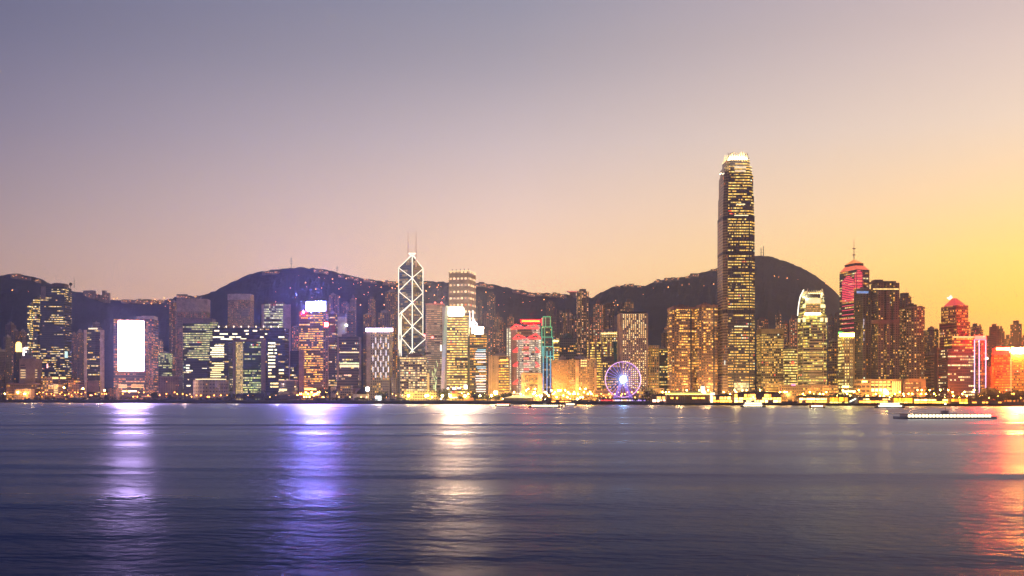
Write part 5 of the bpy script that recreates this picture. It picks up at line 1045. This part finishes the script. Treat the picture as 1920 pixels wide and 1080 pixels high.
# unseen point lights, added around the lamp fields to brighten quay and facades
def wash_light(px, off, h, e, col):
    l = bpy.data.lights.new('added_wash', 'POINT'); l.energy = e; l.color = col; l.shadow_soft_size = 2.0
    o = bpy.data.objects.new('added_wash', l); COL.objects.link(o); place(o, px, off, GZ+h)
for k in range(5): wash_light(80+k*28, 34, 9, 9000, (1,.34,.10))
for px, e, c in ((20,7000,(1,.6,.3)),(245,9000,(1,.45,.15)),(325,9000,(1,.42,.12)),(395,7000,(1,.6,.3)),(585,22000,(1,.33,.07)),(700,5000,(1,.7,.4)),(780,12000,(1,.75,.3)),(855,16000,(1,.68,.25)),(905,12000,(1,.68,.25)),(960,16000,(1,.62,.2)),(1000,26000,(1,.7,.25)),(1045,26000,(1,.6,.2)),(1095,20000,(1,.5,.15)),(1150,8000,(1,.45,.2)),(1300,16000,(1,.7,.25)),(1400,16000,(1,.65,.22)),(1480,12000,(1,.55,.15)),(1540,14000,(1,.6,.18)),(1600,12000,(1,.5,.12)),(1661,26000,(1,.5,.12)),(1720,14000,(1,.5,.12)),(1790,14000,(1,.5,.12)),(1835,14000,(1,.4,.1)),(1885,14000,(1,.3,.06))): wash_light(px, 36, 10, e, c)

for px, e, c in ((185,60000,(1,.6,.4)),(345,70000,(1,.55,.42)),(520,50000,(1,.6,.45)),(60,60000,(1,0.560,0.280)),(130,40000,(1,0.504,0.200)),(260,60000,(1,0.504,0.320)),(440,40000,(1,0.672,0.400)),(590,60000,(1,0.470,0.144)),(710,110000,(1,0.672,0.336)),(775,60000,(1,0.694,0.280)),(860,70000,(1,0.616,0.200)),(925,80000,(1,0.538,0.200)),(985,90000,(1,0.515,0.176)),(1050,140000,(1,0.493,0.128)),(1100,110000,(1,0.470,0.112)),(1222,70000,(1,0.504,0.160)),(1275,120000,(1,0.504,0.160)),(1325,100000,(1,0.470,0.144)),(1380,120000,(1,0.538,0.160)),(1445,110000,(1,0.582,0.160)),(1525,100000,(1,0.672,0.200)),(1590,80000,(1,0.504,0.160)),(1655,80000,(1,0.426,0.136)),(1710,80000,(1,0.403,0.120)),(1790,80000,(1,0.358,0.128)),(1850,90000,(1,0.314,0.064)),(1890,120000,(1,0.280,0.040))): wash_light(px, 12, 26, e*.5, c)  # higher lights without fixtures, added to wash the facades warm
# ================================================================ ferris wheel
Yw = shoreY(1168)+20; sw = Yw/FPX; fw = empty('ferris_wheel', ((1168-960)*sw, Yw, GZ)); tag(fw, 'ferris wheel with a glowing lilac rim, violet legs and a blazing white hub', 'ferris wheel')
Rw = 33.2*sw; hz_ = CH+(HY-711.5)*sw-GZ
RIM = glow((.80,.42,1.0), 1.6, False); VIO = glow((.12,.05,.80), .8, False)
for y in (-2.2, 2.2):
    mb = MB()
    for k in range(64):
        a, c = k*math.pi/32, (k+1)*math.pi/32; mb.tube((Rw*math.cos(a), y, hz_+Rw*math.sin(a)), (Rw*math.cos(c), y, hz_+Rw*math.sin(c)), 0.42 if y < 0 else .3, n=5)
    mb.build('rim', RIM if y < 0 else VIO, fw)
mb = MB()
for k in range(28):
    a = k*math.pi/14
    for y in (-2.2, 2.2): mb.tube((1.5*math.cos(a), y*.8, hz_+1.5*math.sin(a)), (Rw*math.cos(a), y, hz_+Rw*math.sin(a)), .17, n=4)
mb.build('spokes', glow((.16,.07,.95), 1.5, False), fw)
mb = MB(); mb.tube((0,-5,hz_), (0,5,hz_), 1.3, n=10); mb.build('axle', plain((.4,.4,.5)), fw)
mb = MB(); mb.ball((0,-5.4,hz_), 4.6, n=14, m=9)
mb.build('hub_light', glow((.38,.66,1.0), 45), fw)
for s in (-1, 1):
    for y in (-9, 9):
        mb = MB(); mb.tube((s*19*sw, y, 0), (s*1.2, y*.45, hz_), .75, n=6); mb.tube((s*14.5*sw, y, 0), (s*1.0, y*.45, hz_-2), .5, n=6); mb.build('leg', VIO, fw)
cab = None
for k in range(42):
    a = k*2*math.pi/42; x, z = (Rw+.2)*math.cos(a), hz_+(Rw+.2)*math.sin(a)-1.1
    if cab is None:
        mb = MB(); mb.prism([(.9*math.cos(i*math.pi/4), 1.1*math.sin(i*math.pi/4)) for i in range(8)], -1.1, .9, 0, bottom=True); cab = mb.build('cabin', plain((.30,.22,.55), .3, .2), fw); c = cab
    else: c = cab.copy(); COL.objects.link(c); c.parent = fw
    c.location = (x, 0, z)
mb = MB(); mb.box(-26, 28, -12, 12, 0, 1.2); mb.build('platform', CONC, fw)
pb = T('ticket_pavilion', 'long low pavilion with red, white and violet lights under the ferris wheel', 1122, 1212, 747.5, 4, 8, plain((.14,.10,.14)), cat='pavilion', roof=None, band=(1.2, DARKC))
R_ = random.Random(2)
for k in range(30):
    px = 1124+k*2.9; c = (1,.05,.05) if 1126 < px < 1150 else ((.45,.3,1) if px > 1183 else R_.choice([(1,.8,.8),(1,.5,.25),(.6,.5,1)])); panel(pb, 'stall_light', px, px+R_.uniform(1,2.4), 749.5, 751.8, glow(c, 2.6, False), .3)

# ================================================================ piers
def pier(name, label, x0, x1, ytop, off, d, lit, eave=None, cols=0, style='flat', wall=plain((.22,.16,.13))):
    """low ferry pier standing on piles out from the seawall"""
    pm = (x0+x1)/2; Y = shoreY(pm)+off; s_ = Y/FPX; w = (x1-x0)*s_; o = empty(name, ((pm-960)*s_*1.0, Y, 1.2), rad(-3)); tag(o, label, 'ferry pier')
    zt = CH+(HY-ytop)*s_-1.2
    mb = MB(); mb.box(-w/2-1, w/2+1, -1.5, d, 1.4, 2.2); mb.build('deck', plain((.12,.10,.10)), o)
    mb = MB(); n = int(w/5)
    for k in range(n+1): mb.tube((-w/2+w*k/n, -.8, -3.5), (-w/2+w*k/n, -.8, 1.4), .4, n=5)
    mb.build('piles', DARKC, o)
    wt = zt-(2.6 if style != 'flat' else 1.0)
    mb = MB(); mb.box(-w/2+1, w/2-1, 2.0, d-1, 2.2, wt); mb.build('hall', wall, o)
    R3 = random.Random(int(x0))
    for (fy0, fy1, col, st_, dens) in lit:
        k = 0; xx = -w/2+1.5
        while xx < w/2-3:
            L = R3.uniform(2.0, 6.5)
            if R3.random() < dens:
                mb = MB(); mb.box(xx, min(xx+L, w/2-1.2), 1.7, 1.99, 2.2+(wt-2.2)*fy0, 2.2+(wt-2.2)*fy1); mb.build('window', glow((col[0], col[1]*.62, col[2]*.28), st_*3.2*R3.choice((.6,1,1.4)), True, .3, .6), o)
            xx += L+R3.uniform(.4, 1.6)
    if cols:
        for k in range(cols): mb = MB(); xx = -w/2+1+(w-2)*k/(cols-1); mb.box(xx-.35, xx+.35, -1.2, -.5, 2.2, wt); mb.build('column', plain((.30,.22,.16)), o)
    ro = plain((.07,.06,.07), .6)
    mb = MB()
    if style == 'flat': mb.box(-w/2-1, w/2+1, -2, d, wt, zt)
    elif style == 'hip': mb.box(-w/2-1.5, w/2+1.5, -2.5, d+1, wt, wt+.5); mb.prism([(-w/2-1.2,-2.2),(w/2+1.2,-2.2),(w/2+1.2,d+.7),(-w/2-1.2,d+.7)], wt+.5, zt, 0, top=[(-w/2+7,d*.4),(w/2-7,d*.4),(w/2-7,d*.6),(-w/2+7,d*.6)])
    else:
        n = 14; prof = [(-w/2-1.5+(w+3)*i/n, wt+(zt-wt)*math.sin(math.pi*(.08+.84*i/n))) for i in range(n+1)]
        for (a, za), (b2, zb) in zip(prof, prof[1:]):
            mb.face([(a,-2.5,za),(b2,-2.5,zb),(b2,d+1,zb),(a,d+1,za)]); mb.face([(a,-2.5,wt),(b2,-2.5,wt),(b2,-2.5,zb),(a,-2.5,za)]); mb.face([(b2,d+1,wt),(a,d+1,wt),(a,d+1,za),(b2,d+1,zb)])
        for i in (0, -1): a, za = prof[i]; mb.face([(a,-2.5,wt),(a,-2.5,za),(a,d+1,za),(a,d+1,wt)])
    mb.build('roof', ro, o)
    if eave: mb = MB(); mb.box(-w/2-1.2, w/2+1.2, -2.9, -2.55, wt-.9, wt+.1); mb.build('eave_light', glow((1,.58,.10), 8), o)
    return o, w, zt
Yq, Wq, Oq = (1,.62,.16), (1,.86,.55), (1,.42,.10)
pier('ferry_pier', 'low pier with a dark sloping roof and lilac lights right of the ferris wheel', 1222, 1250, 738.5, -2, 14, [(.1,.45,(.9,.7,1),1.6,.7),(.5,.9,Wq,1.0,.8)], style='vault')
o, w, zt = pier('ferry_pier', 'long historic ferry pier with dark columns, a glowing yellow eave and a lit clock tower', 1249, 1331, 735, -14, 22, [(.45,.62,Yq,1.6,.5)], ((1,.84,.30), 2.4), 20, 'hip')
mb = MB(); mb.box(-24,16,6,14,zt-1.5,zt+.8); mb.build('upper_roof', plain((.20,.17,.12)), o); mb = MB(); mb.box(-24,16,5.6,5.99,zt-1.2,zt-.2); mb.build('roof_light_strip', glow((1,.80,.25), 1.6), o)
mb = MB(); mb.box(18,23.5,3,8,zt-2,zt+8); mb.build('clock_tower', glow((1,.90,.66), 1.6, True, .3, .3), o); mb = MB(); mb.prism([(17.6,2.6),(23.9,2.6),(23.9,8.4),(17.6,8.4)], zt+8.01, zt+10.5, 0, top=[(20.5,5.4),(21,5.4),(21,5.8),(20.5,5.8)]); mb.build('spire', CONC, o)
mb = MB(); mb.box(30,36,-3.2,-2.95,2.5,zt-1); mb.build('lit_end_bay', glow((1,.90,.66), 2.2), o); mb = MB(); mb.ball((22,1,zt-.5), 1.9); mb.build('flood_lamp', glow((1,.88,.6), 14), o)
pier('ferry_pier', 'ferry pier with a low dark vaulted roof between the historic pier and the widest pier', 1336, 1378, 739, -6, 26, [(.1,.4,Yq,2.0,.7),(.5,.9,(1,.7,.35),1.6,.7)], style='vault')
pier('ferry_pier', 'widest ferry pier with a big dark curved roof and bright white yellow lit decks', 1376, 1466, 734, -16, 34, [(.08,.30,(1,.84,.48),3.0,.85),(.36,.56,(1,.74,.26),3.0,.9),(.62,.92,(1,.6,.2),1.4,.6)], style='vault')
pier('ferry_pier', 'pale roofed ferry pier with a string of white lights left of the yellow boxed pier', 1498, 1557, 743.5, -8, 26, [(.1,.4,(1,.6,.2),2.0,.8),(.55,.85,(1,.86,.55),3.0,.85)], wall=plain((.45,.33,.28)))
o, w, zt = pier('ferry_pier', 'first pier with a glowing yellow boxed upper floor, left of the white gangway', 1555, 1595, 743.5, -16, 24, [(.05,.25,(.8,1,.4),1.4,.7),(.36,.96,(1,.66,.05),1.05,1.0)], wall=plain((.5,.38,.10)))
pier('ferry_pier', 'long pale pier with round portholes and yellow lower lights', 1610, 1676, 744, -12, 26, [(.1,.42,(1,.62,.14),2.4,.9),(.62,.8,(1,.9,.7),1.6,.35)], wall=plain((.45,.34,.28)))
pier('ferry_pier', 'second pier with a glowing yellow boxed upper floor, left of the longest lit pier', 1675, 1714, 744.5, -18, 22, [(.1,.3,(1,.8,.3),1.6,.8),(.38,.96,(1,.68,.06),1.05,1.0)], wall=plain((.5,.38,.10)))
pier('ferry_pier', 'longest lit pier with two continuous strings of yellow white lamps near the right', 1714, 1784, 745, -16, 26, [(.1,.34,(1,.70,.12),2.6,.95),(.5,.78,(1,.86,.5),3.6,.95)], wall=plain((.40,.30,.22)))
pier('ferry_pier', 'third pier with a dull golden boxed upper floor at the right', 1783, 1820, 745.5, -18, 22, [(.05,.3,(1,.8,.15),2.0,.9),(.4,.9,(1,.52,.05),.9,.9)], wall=plain((.45,.30,.10)))
pier('ferry_pier', 'dim small pier under the dark trees at the right end', 1822, 1880, 750.5, -8, 18, [(.2,.7,(1,.7,.2),1.4,.45)])
o = empty('gangway', (0,0,0)); place(o, 1602, -4, 3.0); tag(o, 'white lit sloping gangway between two right hand piers', 'gangway')
mb = MB(); mb.tube((-9,0,1), (6,0,8.5), 1.1, n=4); mb.tube((-9,3,1), (6,3,8.5), .5, n=4); mb.build('ramp', glow((.9,1,.85), 1.8), o)
mb = MB(); mb.tube((6,1,-3),(6,1,8),.4); mb.tube((-9,1,-4),(-9,1,1),.4); mb.build('supports', DARKC, o)
o, w, zt = pier('landing_stage', 'low landing stage with closely set posts left of the ferris wheel', 1018, 1112, 750, -3, 10, [(.2,.8,(1,.66,.26),1.6,.75)], cols=24)
b = T('canopy_building', 'long low building with a glowing yellow pitched canopy below the trussed bank', 945, 1000, 746, 8, 12, plain((.30,.24,.16)), cat='pavilion', roof=None)
mb = MB(); mb.prism([(-b.w/2,-b.d/2-3),(b.w/2,-b.d/2-3),(b.w/2,b.d/2),(-b.w/2,b.d/2)], b.H+.01, b.H+4.5, 0, top=[(-b.w*.1,-1),(b.w*.12,-1),(b.w*.12,1),(-b.w*.1,1)]); mb.build('canopy_roof', glow((1,.74,.28), .9, True, .3, .1), b.root)
b = T('terminal_building', 'low golden lit terminal building with bright canopy below the gold striped sign tower', 842, 880, 738, 16, 18, fac('gold_office', P=.7, CW=5, CH=5, A=(1,.55,.08), B=YEL, Str=1.40, Wall=(.5,.32,.12)), cat='low building', roof=None)
panel(b, 'canopy_light', 844, 864, 744.5, 746.3, glow((1,.85,.5), 4), 2)
b = T('ticket_hall', 'small orange walled hall right of the golden lit terminal building', 868, 888, 740, 14, 14, plain((.5,.26,.14)), cat='low building', roof=None)
b = T('footbridge', 'elevated footbridge strung with orange lights behind the right hand piers', 1462, 1572, 722.5, 48, 8, fac('gold_office', CW=3, CH=4, P=.5, A=ORG, B=YEL, Wall=(.20,.13,.10), Str=1.25), cat='footbridge', roof=None, band=(1.5, BROWN)); panel(b, 'magenta_screen', 1483.5, 1491.5, 719.5, 723.5, glow((1,.0,.55), 1.3, False), .5)
# red flag of light on a pole before the twin towers
o = empty('banner_pole'); place(o, 1280.5, 30, GZ); tag(o, 'red lit banner hanging on a pole in front of the left rounded tower', 'banner'); mb = MB(); mb.tube((0,0,0), (0,0,27), .2); mb.build('pole', CONC, o); mb = MB(); mb.prism([(-.9,-.2),(.9,-.2),(.9,.2),(-.9,.2)], 10, 22, 0, top=[(-.1,-.1),(.3,-.1),(.3,.1),(-.1,.1)], bottom=True); mb.build('banner', glow((1,.04,.02), 1.8, False), o)

# ================================================================ boats
def boat(name, label, px, py, L, hullc, dk, topm=None, rz=0.0, decks=2, grp_=None):
    Y = FPX*CH/(py-HY); o = empty(name, ((px-960)/FPX*Y, Y, 0), rad(rz)); tag(o, label, 'ferry' if decks > 1 else 'boat', grp_)
    B_ = L*.22; n = 12; mb = MB(); rows = []
    for i in range(n+1):
        t_ = -1+2*i/n; hw = B_/2*(1-abs(t_)**3.2)+.05; sh = .15+.8*t_*t_; rows.append((t_*L/2, hw, sh))
    for (x0, h0, s0), (x1, h1, s1) in zip(rows, rows[1:]):
        for s in (-1, 1):
            q_ = [(x0,s*h0*.75,-.6),(x1,s*h1*.75,-.6),(x1,s*h1,.7+s1),(x0,s*h0,.7+s0)]; mb.face(q_ if s < 0 else q_[::-1])
        mb.face([(x0,-h0,.7+s0*.6),(x1,-h1,.7+s1*.6),(x1,h1,.7+s1*.6),(x0,h0,.7+s0*.6)])
    mb.build('hull', hullc, o)
    z = .8
    for k in range(decks):
        l2 = L*(.40-.05*k); w2 = B_*(.43-.04*k); mb = MB(); mb.prism([(-l2,-w2),(l2,-w2),(l2+.8,0),(l2,w2),(-l2,w2),(-l2-.8,0)], z, z+2.3, 0, bottom=True); mb.build('cabin_deck', dk, o)
        nn = int(l2*2/2.2)
        for i in range(nn):
            for s in (-1, 1):
                x = -l2+.5+i*2.2; mb = MB(); ya, yb_ = (-w2-.08, -w2-.004) if s < 0 else (w2+.004, w2+.08); mb.box(x, x+1.5, ya, yb_, z+.5, z+2.0); mb.build('window', glow((1,.84,.52), 5.0), o)
        mb = MB(); mb.box(-l2-1.2, l2+1.2, -w2-.5, w2+.5, z+2.3, z+2.5); mb.build('deck_roof', topm or plain((.55,.52,.46)), o); z += 2.5
    mb = MB(); mb.box(-2.2,1.6,-1.5,1.5,z,z+1.9); mb.box(-2.4,1.9,-1.7,1.7,z+1.9,z+2.05); mb.build('wheelhouse', dk, o)
    mb = MB(); mb.tube((.2,0,z+2), (.2,0,z+6), .12); mb.tube((-.8,0,z+4.3), (1.2,0,z+4.3), .06); mb.build('mast', CONC, o)
    mb = MB(); mb.ball((.2,0,z+6.1), .35); mb.build('mast_light', glow((1,.95,.8), 20), o)
    return o
HD = plain((.04,.07,.05)); CW_ = plain((.55,.52,.45))
boat('ferry', 'long low ferry with one bright lit deck crossing the open water at the right', 1772, 785.5, 66, plain((.8,.74,.62)), CW_, rz=1, decks=1)
boat('ferry', 'double decked ferry close to the shore in front of the yellow boxed piers', 1668, 764.5, 34, HD, CW_, rz=-2)
boat('ferry', 'white roofed launch close to the shore below the green outlined stepped tower', 1022, 764, 40, plain((.10,.05,.05)), CW_, glow((.85,.95,.72), .5), decks=1)
b = boat('harbour_boat', 'small dark launch with a red lit cabin near the shore below the pink concrete building', 943, 762, 20, plain((.05,.03,.04)), plain((.3,.08,.06)), glow((1,.12,.04), 2.2), decks=1)
boat('harbour_boat', 'small white roofed launch moored by the landing stage left of the ferris wheel', 1069, 761, 14, plain((.3,.2,.2)), CW_, glow((1,.9,.85), 1.2), decks=1)
boat('harbour_boat', 'small launch with orange lamps moored at the pale roofed pier', 1532, 765, 18, plain((.10,.05,.05)), plain((.5,.25,.12)), glow((1,.4,.12), 1.6), decks=1)
boat('ferry', 'ferry with a dark hull moored beside the widest pier', 1412, 763.5, 30, plain((.06,.16,.10)), CW_, decks=2)
# two flag poles and small quay sheds
b = T('quay_shed', 'long dark quay shed at the far left water edge', -10, 40, 750, 3, 8, plain((.10,.09,.10)), cat='shed', roof=None)
b = T('quay_shed', 'low dark shed with a lit doorway on the quay below the dark glass box', 540, 560, 748, 3, 8, plain((.10,.08,.09)), cat='shed', roof=None); windows(b, [(544,553,750.5,752.8)], glow((1,.82,.5), 3.5, False))
b = T('bus', 'white lit coach parked on the quay below the white bar hotel', 704, 715, 742.2, 12, 3, glow((.86,.97,1), 2.2), cat='coach', roof=None)
HAZE = 1.3e-4
# ---------------------------------------------------------------- haze
mb = MB(); mb.box(-7600, 7600, -700, 9200, -6, 640)
m = bpy.data.materials.new('haze'); m.use_nodes = True; t = m.node_tree; t.nodes.clear()
o_ = t.nodes.new('ShaderNodeOutputMaterial'); pv = t.nodes.new('ShaderNodeVolumePrincipled')
pv.inputs['Color'].default_value = (.44, .60, 1.0, 1); pv.inputs['Absorption Color'].default_value = (1, 1, 1, 1); pv.inputs['Density'].default_value = HAZE
pv.inputs['Anisotropy'].default_value = .45
t.links.new(pv.outputs[0], o_.inputs['Volume'])
hz = tag(mb.build('haze', m), kind='stuff')
